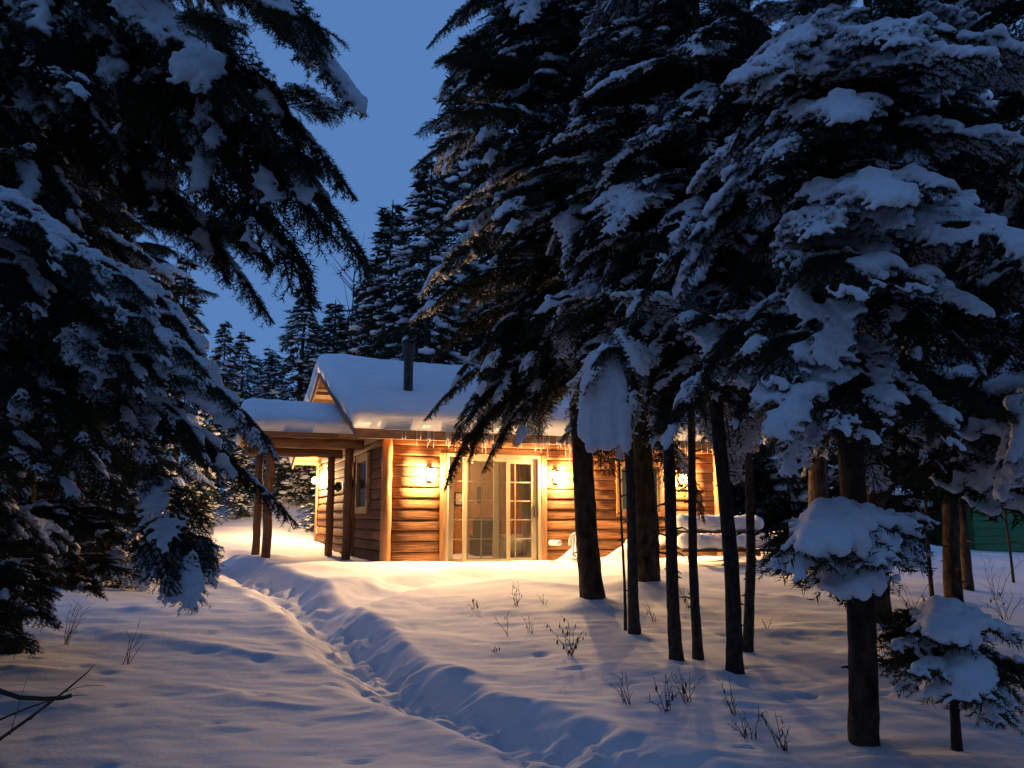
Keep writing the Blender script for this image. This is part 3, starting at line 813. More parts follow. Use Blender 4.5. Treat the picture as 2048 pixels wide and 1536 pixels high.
# ------------------------------------------------------------------ far firs: one crown mesh per kind, copied tree by tree
def far_proto(seed, H, R):
    r_ = np.random.RandomState(seed)
    VV = []; SC = []; SR = []
    z = .6
    while z < H - .2:
        t = z / H
        for k in range(7):
            zz0 = z; z = z + r_.uniform(-.16, .16)
            a = r_.uniform(0, 6.283); ln = (R * (1 - t) ** .85 + .15) * r_.uniform(.55, 1.2)
            el = math.radians(-28 + 35 * t + r_.uniform(-10, 10))
            d = np.array([math.cos(a) * math.cos(el), math.sin(a) * math.cos(el), math.sin(el)])
            sv = np.array([-math.sin(a), math.cos(a), 0])
            m = int(16 + ln * 26)
            s = r_.uniform(.15, 1, m) ** .8
            w = .32 * ln * (1 - s) + .08
            off = r_.uniform(-1, 1, m) * w
            P = np.array([0, 0, z]) + d * (s * ln)[:, None] + sv * off[:, None] + np.array([0, 0, -1]) * (.25 * (s * ln) ** 2 / ln + np.abs(off) * .35)[:, None]
            dd = d + sv * np.sign(off)[:, None] * .7 + np.array([0, 0, -.35]) + r_.normal(0, .35, (m, 3)); dd /= np.linalg.norm(dd, axis=1)[:, None]
            sd = np.cross(dd, r_.normal(0, 1, (m, 3))); sd /= np.linalg.norm(sd, axis=1)[:, None]
            l2 = r_.uniform(.10, .22, m)[:, None]
            VV.append(np.stack([P - sd * .028, P + sd * .028, P + dd * l2], 1).reshape(-1, 3))
            if r_.rand() < .62:
                for q in range(r_.randint(2, 7)):
                    ss = r_.uniform(.45, .98); SC.append(np.array([0, 0, z + .06]) + d * ss * ln + sv * r_.uniform(-.2, .2) * ln * (1.1 - ss) + np.array([0, 0, -.25 * ss * ss * ln])); SR.append(r_.uniform(.04, .13) * (.5 + .5 * min(ln, 1.4)))
            z = zz0
        z += .17 + .05 * r_.rand()
    V = np.concatenate(VV)
    crown = mesh_np('far_crown', V, np.arange(len(V)).reshape(-1, 3), M['needles'])
    iv, fi2 = ico(); SC = np.array(SC); SR = np.array(SR); n = len(SC)
    st = np.stack([r_.uniform(.8, 1.8, n), r_.uniform(.8, 1.8, n), r_.uniform(.4, .7, n)], -1)
    V2 = iv[None] * SR[:, None, None] * st[:, None] + SC[:, None] + r_.normal(0, .012, (n, len(iv), 3))
    snow = mesh_np('far_crown_snow', V2.reshape(-1, 3), (fi2[None] + (np.arange(n) * len(iv))[:, None, None]).reshape(-1, 3), M['bough_snow'], True)
    tm, _ = trunk_mesh(.14, H, (0, 0), random.Random(seed), n=8, stubs=0)
    return H, crown, snow, tm
FP = [far_proto(301, 10, 1.7), far_proto(302, 10, 2.2), far_proto(303, 10, 1.3)]
def far_fir(label, px, topy, Y, kind=0, wide=1.0, group='snowy firs in the woods behind the cabin'):
    b = at(px, 1035, Y); z = gz(b.x, b.y) - .1
    top = at(px, topy, Y).z; h = top - z
    H, cr, sn, tm = FP[kind]
    o = thing('background_fir', label, 'fir tree', (b.x, b.y, z), rnd.uniform(0, 6.28), group)
    s = h / H; o.scale = (s * wide, s * wide, s)
    put('trunk', tm, o); put('crown', cr, o); put('snow', sn, o)['kind'] = 'stuff'
    return o
FAR = [(592, 560, 31, 0, 1.45, 'snowy pointed fir whose tip stands over the gable peak of the cabin'),
       (535, 700, 36, 0, 1.5, 'shorter snowy fir left of the pointed one above the porch roof'),
       (655, 600, 34, 2, 1.8, 'narrow snowy fir just right of the pointed one above the roof ridge'),
       (712, 560, 33, 0, 1.3, 'snow-dusted fir behind the roof between two taller crowns'),
       (772, 400, 27, 2, 1.35, 'tall narrow fir against the sky left of the stove pipe'),
       (850, 300, 22, 0, 1.15, 'tall fir with ragged edge against the open strip of sky'),
       (622, 650, 38, 0, 1.5, 'dense snowy fir filling in behind the gable peak'),
       (684, 630, 31, 2, 1.8, 'bushy snow-heavy fir behind the roof ridge near the bare birch'),
       (738, 520, 30, 0, 1.3, 'dark-topped snowy fir left of the stove pipe behind the roof'),
       (470, 660, 42, 0, 1.4, 'far snowy fir over the left end of the porch roof'),
       (800, 560, 26, 2, 1.6, 'snow-dusted fir directly behind the stove pipe cap'),
       (502, 712, 58, 2, 1.0, 'tiny distant fir at the left end of the far woods'),
       (522, 690, 60, 2, 1.0, 'tiny distant fir beside the first one over the porch snow'),
       (430, 640, 30, 1, 1.0, 'snowy fir seen in gaps between the dark left boughs'),
       (340, 500, 26, 0, 1.1, 'tall fir half hidden behind the left fir crowns'),
       (180, 420, 24, 1, 1.0, 'broad fir deep behind the left firs'),
       (20, 350, 22, 1, 1.0, 'broad fir at the far left behind everything'),
       (930, 60, 25, 1, 1.0, 'very tall fir behind the stove pipe and cabin roof'),
       (1040, -100, 26, 1, 1.0, 'very tall fir behind the middle of the cabin roof'),
       (1160, -80, 27, 0, 1.2, 'tall fir behind the cabin seen past the thick trunk'),
       (1290, -150, 26, 1, .9, 'tall fir rising behind the right end of the cabin ridge'),
       (1400, 0, 29, 0, 1.1, 'fir behind the right gable end of the cabin'),
       (1500, -120, 28, 1, .9, 'dark fir in the woods right of the cabin'),
       (1580, 100, 27, 0, 1.1, 'fir in the woods between cabin and snow cone trunk'),
       (1690, -100, 27, 1, .9, 'tall fir in the dark woods behind the big near fir'),
       (1800, 0, 25, 0, 1.1, 'fir in the dark woods behind the reddish sapling'),
       (1880, -100, 26, 1, .9, 'tall fir left of the green shed'),
       (2010, -50, 31, 1, 1.0, 'fir behind the green shed roof'),
       (2130, 50, 31, 0, 1.1, 'fir beyond the right edge beside the shed'),
       (1540, 780, 29, 2, 1.6, 'small snow-covered fir low in the dark woods right of the cabin'),
       (1830, 800, 26, 2, 1.6, 'small fir with amber tips left of the green shed'),
       (600, 880, 30, 1, 1.4, 'low bushy snowy fir seen between the porch posts'),
       (560, 925, 31, 1, 1.6, 'low snowy fir behind the left pair of porch posts'),
       (480, 860, 28, 1, 1.3, 'snowy fir beyond the lit snow left of the porch'),
       (400, 900, 26, 1, 1.5, 'low snowy fir behind the left firs near the bright snow'),
       (655, 840, 27, 1, 1.4, 'bushy fir hidden by the cabin corner beyond the porch lamp')]
for px, ty, Y, k, w, lab in FAR: far_fir(lab, px, ty, Y, k, w)
for k, (x, y, h, kd, w, lab) in enumerate([(-3.4, -2.6, 15, 1, .9, 'fir standing close behind the viewer on the left'), (3.6, -2.2, 16, 1, .9, 'fir standing close behind the viewer on the right'), (.4, -7.0, 17, 1, 1.0, 'fir across the trail behind the viewer'),
        (6.4, -.2, 15, 1, .9, 'fir just right of the viewer beyond the picture edge'), (-8.5, -1.5, 15, 1, 1.0, 'fir beside the viewer beyond the left edge'), (-7.5, -7.5, 16, 1, 1.1, 'fir far behind the viewer on the left'), (8.0, -6.5, 16, 1, 1.1, 'fir far behind the viewer on the right'),
        (-11, 4.5, 15, 1, 1.0, 'fir deep in the woods past the left edge'), (9.5, 5.5, 15, 1, 1.0, 'fir deep in the woods past the right edge')]):
    H, cr, sn, tm = FP[kd]
    o = thing('background_fir', lab, 'fir tree', (x, y, gz(x, y) - .1), k * 1.1, 'firs around the viewer')
    o.scale = (h / H * w, h / H * w, h / H); put('trunk', tm, o); put('crown', cr, o); put('snow', sn, o)['kind'] = 'stuff'
# bare birch behind the roof
b = at(690, 1035, 28); o = thing('bare_birch', 'thin leafless tree rising behind the cabin ridge between two firs', 'tree', (b.x, b.y, gz(b.x, b.y)))
r_ = random.Random(4)
mb = MB(); mb.tube([(0, 0, 0), (.05, 0, 3), (0, 0, 6), (.08, 0, 9.3)], [.07, .055, .035, .008], 7); put('trunk', mb.mesh('birch_trunk', M['smooth_bark'], True), o)
for k in range(14):
    z = r_.uniform(3.5, 8.8); a = r_.uniform(0, 6.28); ln = r_.uniform(.5, 1.3); d = Vector((math.cos(a), math.sin(a), 1.1))
    put('branch', MB().tube([Vector((.03, 0, z)), Vector((.03, 0, z)) + d * ln * .5, Vector((.03, 0, z)) + d * ln + Vector((0, 0, .1))], [.018, .011, .004], 5).mesh('birch_branch', M['smooth_bark'], True), o)

# ------------------------------------------------------------------ the cabin
cabin = thing('log_cabin', 'log-sided cabin with lit wall lanterns and a thick snow roof', 'cabin', (A0.x, A0.y, 0), TH)
LX, LY = 7.3, 9.0
ZT = 3.12
# log boards
def log_profile(h, b=.055, lip=0.):
    return [(0.02, .0), (-.008, .004), (-b * .92, .012), (-b, h * .16), (-b * .97, h * .42), (-b * .72, h * .68), (-b * .42, h * .88), (-.012, h - .010), (0.02, h - .005)]
_logc = {}
def log_piece(length, h, seed, axis_=0):
    key = (round(length, 2), round(h, 3), seed % 3, axis_)
    if key in _logc: return _logc[key]
    r_ = random.Random(seed * 7 + int(length * 10)); n = max(3, int(length / .45))
    prof = log_profile(h, .030 + .006 * (seed % 3))
    V = []; Fq = []
    for i in range(n + 1):
        u = length * i / n; dy = r_.uniform(-.006, .006); dz = r_.uniform(-.006, .006)
        for (py, pz) in prof:
            if axis_ == 0: V.append((u, py + dy * (py < 0), pz + dz * (0 < pz < h * .9)))
            else: V.append((py + dy * (py < 0), u, pz + dz * (0 < pz < h * .9)))
    m_ = len(prof)
    for i in range(n):
        for j in range(m_): Fq.append((i * m_ + j, i * m_ + (j + 1) % m_, (i + 1) * m_ + (j + 1) % m_, (i + 1) * m_ + j))
    me = bpy.data.meshes.new('siding_log'); me.from_pydata(V, [], Fq + [tuple(range(m_)), tuple(n * m_ + j for j in range(m_))[::-1]])
    bm = bmesh.new(); bm.from_mesh(me); bmesh.ops.recalc_face_normals(bm, faces=bm.faces); bm.to_mesh(me); bm.free()
    me.polygons.foreach_set('use_smooth', np.array([len(p.vertices) == 4 for p in me.polygons], bool))
    me.materials.append(M['log']); _logc[key] = me; return me
H_LOG = .2; z = .36; row = 0
DX0, DX1, DZT = 1.02, 3.24, 2.83        # door opening incl. casing
WX0, WX1, WZ0, WZ1 = 4.80, 5.95, 1.62, 2.76
GW0, GW1, GWZ0, GWZ1 = 1.5, 2.75, 1.68, 2.92
ED0, ED1 = 3.05, 4.05                     # entry door in the gable wall
while z < ZT - .02:
    h = min(H_LOG, ZT - z); zc = z + h / 2
    cuts = [(.10, LX - .10)]
    def cut(segs, a, b):
        out = []
        for s, e in segs:
            if b <= s or a >= e: out.append((s, e)); continue
            if a > s: out.append((s, a))
            if b < e: out.append((b, e))
        return out
    if zc < DZT: cuts = cut(cuts, DX0, DX1)
    if WZ0 < zc < WZ1: cuts = cut(cuts, WX0, WX1)
    for s, e in cuts: put('siding_log', log_piece(e - s, h, row + int(s * 3)), cabin, (s, 0, z))
    cuts = [(.10, LY - .08)]
    if zc < 2.8: cuts = cut(cuts, ED0, ED1)
    if GWZ0 < zc < GWZ1: cuts = cut(cuts, GW0, GW1)
    for s, e in cuts: put('siding_log', log_piece(e - s, h, row + int(s * 3) + 1, 1), cabin, (0, s, z))
    z += H_LOG; row += 1
# sheathing behind the logs (with the openings left out)
mb = MB()
mb.box(.06, DX0, .021, .14, .3, ZT).box(DX1, WX0, .021, .14, .3, ZT).box(WX1, LX, .021, .14, .3, ZT).box(DX0, DX1, .021, .14, DZT, ZT).box(WX0, WX1, .021, .14, .3, WZ0).box(WX0, WX1, .021, .14, WZ1, ZT)
put('front_wall', mb.mesh('front_wall', M['timber']), cabin)
put('end_wall', MB().box(.021, .14, .15, LY, .3, ZT - .002).mesh('end_wall', M['timber']), cabin)
put('rear_wall', MB().box(.15, LX - .15, LY - .12, LY - .001, .3, ZT - .003).mesh('rear_wall', M['timber']), cabin)
put('end_wall', MB().box(LX - .14, LX - .003, .15, LY - .13, .3, ZT - .004).mesh('end_wall_right', M['timber']), cabin)
# corner posts
def log_post(x, y, z0, z1, r, name='corner_post', wob=.008):
    r_ = random.Random(int(x * 100 + y * 37)); k = 12
    pts = [(x + r_.uniform(-wob, wob), y + r_.uniform(-wob, wob), z0 + (z1 - z0) * i / k) for i in range(k + 1)]
    rad = [r * (1.05 - .08 * i / k) * r_.uniform(.96, 1.04) for i in range(k + 1)]
    return put(name, MB().tube(pts, rad, 14).mesh(name, M['post'], True), cabin)
log_post(-.01, -.01, .3, 3.08, .10); log_post(LX, -.02, .3, 3.08, .10)
put('corner_board', MB().box(-.07, .05, LY - .06, LY + .06, .3, 3.1, .008).mesh('corner_board', M['post']), cabin)
# gable wall boards above
RZ, RY, EZ, EY = 5.02, 4.5, 3.14, -.55
SL = (RZ - EZ) / (RY - EY)
def roofz(y): return RZ - SL * abs(y - RY)
nb = 12
for k in range(nb):
    y0 = .05 + (LY - .1) * k / nb; y1 = .05 + (LY - .1) * (k + 1) / nb - .008
    put('gable_board', MB().prism([(y0, 3.125), (y1, 3.125), (y1, roofz(y1) - .02), (y0, roofz(y0) - .02)] if not (y0 < RY < y1) else [(y0, 3.125), (y1, 3.125), (y1, roofz(y1) - .02), (RY, RZ - .02), (y0, roofz(y0) - .02)], 0, -.035, 0.0).mesh('gable_board', M['board']), cabin)
put('gable_trim', MB().box(-.06, -.037, 2.2, 6.8, 3.98, 4.03).mesh('gable_trim', M['beam']), cabin)
put('gable_trim', MB().box(-.085, -.037, .1, LY - .1, 3.10, 3.22).mesh('gable_trim_low', M['beam']), cabin)
# roof deck in two slopes
def slope_slab(x0, x1, y0, y1, t, dz=0):
    return [(y0, roofz(y0) + dz), (y1, roofz(y1) + dz), (y1, roofz(y1) + dz + t), (y0, roofz(y0) + dz + t)]
put('roof', MB().prism(slope_slab(0, 0, EY, RY, .07), 0, -.66, LX + .66).mesh('roof_front', M['board']), cabin)
put('roof', MB().prism(slope_slab(0, 0, RY + .001, 2 * RY - EY, .07), 0, -.66, LX + .66).mesh('roof_rear', M['board']), cabin)
put('fascia', MB().box(-.70, LX + .70, EY - .045, EY - .002, EZ - .13, EZ + .085).mesh('fascia', M['fascia']), cabin)
put('soffit', MB().box(-.65, LX + .65, EY, -.06, EZ - .06, EZ - .035).mesh('soffit', M['board']), cabin)
for xa in (-.705, LX + .665):
    put('rake_board', MB().prism([(EY - .05, EZ - .14), (RY, RZ - .12), (RY, RZ + .09), (EY - .05, EZ + .08)], 0, xa, xa + .04).mesh('rake_board', M['fascia']), cabin)
    put('rake_board', MB().prism([(2 * RY - EY + .05, EZ - .14), (RY + .001, RZ - .12), (RY + .001, RZ + .09), (2 * RY - EY + .05, EZ + .08)], 0, xa, xa + .04).mesh('rake_board_rear', M['fascia']), cabin)
for yy in np.arange(-.3, 9.4, .8):      # lookout rafters under the overhang
    zz = roofz(yy) - .002
    put('rafter', MB().box(-.66, -.04, yy - .03, yy + .03, zz - .12, zz - .03).mesh('rafter', M['board']), cabin)
# stove pipe through the front slope
def roof_hit(px, py, dz=.45):
    d = ray(px, py); n = Vector((math.sin(TH) * SL, -math.cos(TH) * SL, 1)); p0 = cab(0, RY, RZ + dz)
    t = (p0 - CAM).dot(n) / d.dot(n); q = CAM + d * t - Vector((A0.x, A0.y, 0))
    return Vector((q.x * math.cos(TH) + q.y * math.sin(TH), -q.x * math.sin(TH) + q.y * math.cos(TH), q.z))
ch = roof_hit(816, 786)
topz = at(816, 712, cab(ch.x, ch.y).y).z; capz = at(816, 684, cab(ch.x, ch.y).y).z
cp = put('stove_pipe', MB().tube([(ch.x, ch.y, ch.z - .6), (ch.x, ch.y, topz)], .095, 18).mesh('stove_pipe', M['steel'], False), cabin)
put('pipe_cap', MB().tube([(ch.x, ch.y, topz + .02), (ch.x, ch.y, topz + .05), (ch.x, ch.y, capz - .05), (ch.x, ch.y, capz - .02)], [.11, .135, .135, .12], 14).tube([(ch.x, ch.y, capz - .02), (ch.x, ch.y, capz)], [.15, .15], 14).mesh('pipe_cap', M['steel']), cp)

# --- sliding door
def frame_rect(x0, x1, z0, z1, y0, y1, w, wb=None):
    wb = wb or w
    return MB().box(x0, x0 + w, y0, y1, z0, z1).box(x1 - w, x1, y0, y1, z0, z1).box(x0 + w, x1 - w, y0 + .002, y1 - .002, z1 - w, z1).box(x0 + w, x1 - w, y0 + .002, y1 - .002, z0, z0 + wb)
DZ0 = .64
cas = put('door_casing', MB().box(DX0 + .002, DX0 + .115, -.05, .10, .4, DZT - .002).box(DX1 - .115, DX1 - .002, -.05, .10, .4, DZT - .002).mesh('door_casing', M['post']), cabin)
fr = put('door_frame', frame_rect(DX0 + .117, DX1 - .117, DZ0, DZT - .004, -.04, .12, .06).mesh('door_frame', M['cream']), cabin)
def glazed(name, x0, x1, y, stile, cols, rows, parent=cabin, z0=DZ0 + .06, z1=DZT - .064, m_='cream', handle=None, th=.035, glass='glass', bottom=.12):
    d = put(name, frame_rect(x0, x1, z0, z1, y, y + th, stile, bottom).mesh(name, M[m_]), parent)
    gx0, gx1, gz0, gz1 = x0 + stile, x1 - stile, z0 + bottom, z1 - stile
    for i in range(cols):
        for j in range(rows):
            a0, a1 = gx0 + (gx1 - gx0) * i / cols, gx0 + (gx1 - gx0) * (i + 1) / cols
            b0, b1 = gz0 + (gz1 - gz0) * j / rows, gz0 + (gz1 - gz0) * (j + 1) / rows
            put('pane', MB().box(a0 + .004, a1 - .004, y + th * .4, y + th * .4 + .004, b0 + .004, b1 - .004).mesh('pane', M[glass]), d)
    for i in range(1, cols): 
        xx = gx0 + (gx1 - gx0) * i / cols; put('muntin', MB().box(xx - .011, xx + .011, y + .004, y + th - .006, gz0, gz1).mesh('muntin', M['muntin']), d)
    for j in range(1, rows):
        zz = gz0 + (gz1 - gz0) * j / rows; put('muntin', MB().box(gx0, gx1, y + .006, y + th - .008, zz - .011, zz + .011).mesh('muntin', M['muntin']), d)
    if handle:
        put('handle', MB().box(handle - .012, handle + .012, y - .04, y, 1.6, 1.85, .005).mesh('handle', M['black']), d)
    return d
glazed('fixed_door_panel', 1.225, 2.28, .062, .10, 3, 5)
glazed('sliding_door_panel', 2.13, 3.035, .018, .11, 2, 5, handle=2.98)
scn = put('screen_door', frame_rect(1.49, 2.46, DZ0 + .06, DZT - .066, -.022, .008, .075, .11).mesh('screen_door', M['cream']), cabin)
put('screen_mesh', MB().box(1.56, 2.39, -.008, -.006, DZ0 + .16, DZT - .14).mesh('screen_mesh', M['screen']), scn)
# --- windows
put('window_casing', frame_rect(WX0 + .002, WX1 - .002, WZ0 + .002, WZ1 - .002, -.07, .05, .10).mesh('window_casing', M['post']), cabin)
w_ = glazed('window', WX0 + .104, WX1 - .104, -.02, .05, 2, 1, z0=WZ0 + .104, z1=WZ1 - .104, bottom=.05, glass='dark_glass')
put('window_casing', MB().box(-.085, .02, GW0, GW0 + .1, GWZ0, GWZ1).box(-.085, .02, GW1 - .1, GW1, GWZ0, GWZ1).box(-.082, .02, GW0 + .1, GW1 - .1, GWZ1 - .16, GWZ1).box(-.082, .02, GW0 + .1, GW1 - .1, GWZ0, GWZ0 + .14).mesh('gable_window_casing', M['board']), cabin)
gw = put('window', MB().box(-.05, -.02, GW0 + .102, GW0 + .15, GWZ0 + .142, GWZ1 - .162).box(-.05, -.02, GW1 - .15, GW1 - .102, GWZ0 + .142, GWZ1 - .162).mesh('gable_window', M['cream']), cabin)
put('pane', MB().box(-.04, -.034, GW0 + .152, GW1 - .152, GWZ0 + .142, GWZ1 - .162).mesh('gable_pane', M['dark_glass']), gw)
# entry door
ed = put('entry_door', MB().box(-.045, .0, ED0 + .1, ED1 - .1, .5, 2.7).mesh('entry_door', M['fascia']), cabin)
put('handle', MB().ball((-.07, ED0 + .2, 1.6), .03).mesh('knob', M['black'], True), ed)
put('door_casing', MB().box(-.09, .02, ED0, ED0 + .095, .4, 2.8).box(-.09, .02, ED1 - .095, ED1, .4, 2.8).box(-.088, .02, ED0 + .095, ED1 - .095, 2.705, 2.8).mesh('entry_casing', M['beam']), cabin)
# --- porch on the gable side
PY0, PY1, PXL = 1.75, 4.4, -1.98
for (x, y) in [(-.42, PY0), (PXL, PY0), (-.36, PY1), (PXL, PY1)]: log_post(x, y, .3, 3.0, .088, 'porch_post', .014)
def log_beam(p0, p1, r, seed):
    r_ = random.Random(seed); k = 10; p0 = Vector(p0); p1 = Vector(p1)
    pts = [p0.lerp(p1, i / k) + Vector((0, r_.uniform(-.008, .008), r_.uniform(-.01, .01))) for i in range(k + 1)]
    return put('porch_beam', MB().tube(pts, [r * r_.uniform(.95, 1.05) for _ in pts], 12).mesh('porch_beam', M['beam'], True), cabin)
log_beam((-2.35, PY0, 3.09), (-.12, PY0, 3.09), .105, 1); log_beam((-2.35, PY1, 3.09), (-.12, PY1, 3.09), .105, 2)
log_beam((PXL, PY0 - .3, 3.26), (PXL, PY1 + .3, 3.26), .085, 3)
PRY, PRZ, PEZ, PEY = 3.08, 3.88, 3.22, 1.32
PSL = (PRZ - PEZ) / (PRY - PEY)
def proofz(y): return PRZ - PSL * abs(y - PRY)
for a, b in ((PEY, PRY), (PRY + .001, 2 * PRY - PEY)):
    put('porch_roof', MB().prism([(a, proofz(a)), (b, proofz(b)), (b, proofz(b) + .06), (a, proofz(a) + .06)], 0, -2.42, -.10).mesh('porch_roof', M['board']), cabin)
# trim boards on the porch eaves
put('porch_fascia', MB().box(-2.45, -.72, PEY - .04, PEY - .001, PEZ - .06, PEZ + .075).mesh('porch_fascia', M['fascia']), cabin)
# --- icicles along the front eave
ic = []
for s in range(5):
    r_ = random.Random(60 + s); L = 1.0
    ic.append(MB().tube([(0, 0, 0), (r_.uniform(-.004, .004), 0, -.3), (r_.uniform(-.006, .006), 0, -.65), (0, 0, -1)], [.011, .008, .0055, .001], 6).mesh('icicle', M['ice'], True))
r_ = random.Random(77)
spans = [(.05, .75, 9), (.9, 1.9, 16), (2.1, 3.1, 10), (3.15, 4.2, 34), (4.3, 5.4, 12), (5.6, 6.9, 18)]
for a, b, n in spans:
    for k in range(n):
        x = r_.uniform(a, b); ln = r_.uniform(.04, .16) if r_.random() < .6 else r_.uniform(.15, .34)
        if 3.1 < x < 4.0 and r_.random() < .12: ln = .48
        put('icicle', ic[r_.randrange(5)], cabin, (x, EY - .055 - r_.uniform(0, .02), EZ + .075), None, (1.0 + ln * 1.2, 1.0 + ln * 1.2, ln + .16))

# --- snow on the roofs
def roof_snow(x0, x1, y0, y1, zf, T_, r, seed, lip=.07, edge_noise=.05, rid=None, mx=None):
    def ax(a, b, fine, coarse):
        k = np.array([0, .008, .02, .045, .08, .12, .17, .23, .3]); mid = np.arange(a + .4, b - .4, coarse)
        return np.concatenate([a + k, mid, (b - k)[::-1]])
    X = ax(x0, x1, .05, .08); Y = ax(y0, y1, .05, .08)
    XX, YY = np.meshgrid(X, Y)
    def ed(v, a, b):
        d = np.minimum(v - a, b - v) ; q = np.clip(d / r, 0, 1); return np.clip(1 - (1 - q) ** 3.2, 0, 1) ** (1 / 3.2)
    e = np.minimum(ed(XX, x0, x1), ed(YY, y0, y1)) * .5 + ed(XX, x0, x1) * ed(YY, y0, y1) * .5
    n = fbm(XX * .8 + seed, YY * .8, 4)
    top = zf(YY, rid) + T_ * e * (1 + .16 * n) + .02 * fbm(XX * 5, YY * 5, 3) * e
    # the edge bulges and wanders
    dx = np.where(XX < (x0 + x1) / 2, -1, 1) * np.clip(1 - np.minimum(XX - x0, x1 - XX) / .35, 0, 1)
    dy = np.where(YY < (y0 + y1) / 2, -1, 1) * np.clip(1 - np.minimum(YY - y0, y1 - YY) / .35, 0, 1)
    bul = np.clip(top - zf(YY, None), 0, T_) / T_
    XW = XX + dx * (edge_noise * fbm(YY * 1.7 + seed, YY * 0 + XX * .2, 4) + .07 * np.sin(bul * math.pi))
    YW = YY + dy * (edge_noise * fbm(XX * 1.9 + seed, YY * .2, 5) + lip * np.sin(np.clip(bul, 0, 1) ** 1.5 * math.pi) + .05 * fbm(XX * 6, top * 5, 3) * np.sin(bul * math.pi))
    m_, n_ = XX.shape
    bot = zf(YY, None) + .004
    V = np.concatenate([np.stack([XW, YW, top], -1).reshape(-1, 3), np.stack([XX, YY, bot], -1).reshape(-1, 3)])
    i = np.arange(m_ * n_).reshape(m_, n_); N_ = m_ * n_
    q1 = np.stack([i[:-1, :-1], i[:-1, 1:], i[1:, 1:], i[1:, :-1]], -1).reshape(-1, 4)
    q2 = q1[:, ::-1] + N_
    bd = np.concatenate([i[0, :], i[1:, -1], i[-1, :-1][::-1], i[1:-1, 0][::-1]])
    nb_ = np.roll(bd, -1); q3 = np.stack([bd, bd + N_, nb_ + N_, nb_], -1)
    return np.concatenate([q1, q2, q3]), V
def main_zf(y, rid):
    z = RZ + .072 - SL * np.abs(y - RY)
    if rid is not None: z = z - .20 * np.exp(-((y - RY) / .35) ** 2) * .5
    return z
q, V = roof_snow(-.74, LX + .74, EY - .1, 2 * RY - EY + .1, main_zf, .44, .2, 3.0, rid=1, lip=.17)
V[:, 2] += .10 * np.exp(-((V[:, 0] + .2) / .6) ** 2) * np.exp(-((V[:, 1] - RY) / .6) ** 2) * (np.arange(len(V)) < len(V) // 2)
rs = put('roof_snow', mesh_np('roof_snow', V, q, M['roof_snow'], True), None, (A0.x, A0.y, 0)); rs.rotation_euler = (0, 0, TH)
tag(rs, 'thick blue-white snow blanket over the main cabin roof', 'snow', None, 'stuff')
def por_zf(y, rid):
    z = PRZ + .062 - PSL * np.abs(y - PRY)
    if rid is not None: z = z - .12 * np.exp(-((y - PRY) / .4) ** 2)
    return z
q, V = roof_snow(-2.48, -.06, PEY - .06, 2 * PRY - PEY + .06, por_zf, .31, .32, 8.0, rid=1)
ps = put('porch_roof_snow', mesh_np('porch_roof_snow', V, q, M['snow'], True), None, (A0.x, A0.y, 0)); ps.rotation_euler = (0, 0, TH)
tag(ps, 'rounded snow blanket over the small porch roof', 'snow', None, 'stuff')

# ------------------------------------------------------------------ lanterns
lan_back = MB().box(-.05, .05, -.02, 0, -.14, .14, .006).tube([(0, -.02, .08), (0, -.08, .12), (0, -.13, .10)], .009, 6).mesh('back_plate', M['black'])
lan_cap = MB().tube([(0, -.13, .085), (0, -.13, .10), (0, -.13, .135)], [.085, .06, .012], 10).mesh('lantern_cap', M['black'])
lan_glass = MB().tube([(0, -.13, -.085), (0, -.13, -.06), (0, -.13, -.01), (0, -.13, .04), (0, -.13, .082)], [.035, .08, .105, .095, .06], 12).mesh('lantern_glass', M['bulb'], True)
lan_base = MB().tube([(0, -.13, -.105), (0, -.13, -.078)], [.02, .042], 10).mesh('lantern_foot', M['black'])
def lantern(label, x, y, z, rz, w, name='wall_lantern', lit=True):
    p = cab(x, y, z); o = thing(name, label, 'wall lamp', p, TH + rz, 'lanterns on the cabin walls')
    put('back_plate', lan_back, o); put('cap', lan_cap, o); gl = put('lantern_glass', lan_glass, o); put('lantern_foot', lan_base, o)
    if not lit:
        gl.data = gl.data.copy(); gl.data.materials[0] = M['dark_glass']; return o
    d = bpy.data.lights.new('lantern_glow', 'POINT'); d.energy = w; d.color = LAMP_COL; d.shadow_soft_size = .07
    l = bpy.data.objects.new('lantern_glow', d); COL.objects.link(l); l.parent = o; l.location = (0, -.135, -.01)
    return o
lantern('glowing lantern on the log wall left of the patio door', .80, -.06, 2.42, 0, LAMP_W)
lantern('glowing lantern on the log wall right of the patio door', 3.42, -.06, 2.42, 0, LAMP_W)
lantern('glowing lantern right of the small window, seen between slender trunks', 6.35, -.06, 2.42, 0, LAMP_W * .7)
lantern('glowing porch lantern at the back corner of the gable wall', -.06, 8.3, 2.62, -math.pi / 2, LAMP_W * 1.7)
lantern('unlit black lantern beside the entry door under the porch', -.06, 4.45, 2.3, -math.pi / 2, 0, lit=False)
lantern('unlit black lantern between the entry door and the narrow window', -.06, 2.9, 2.3, -math.pi / 2, 0, lit=False)

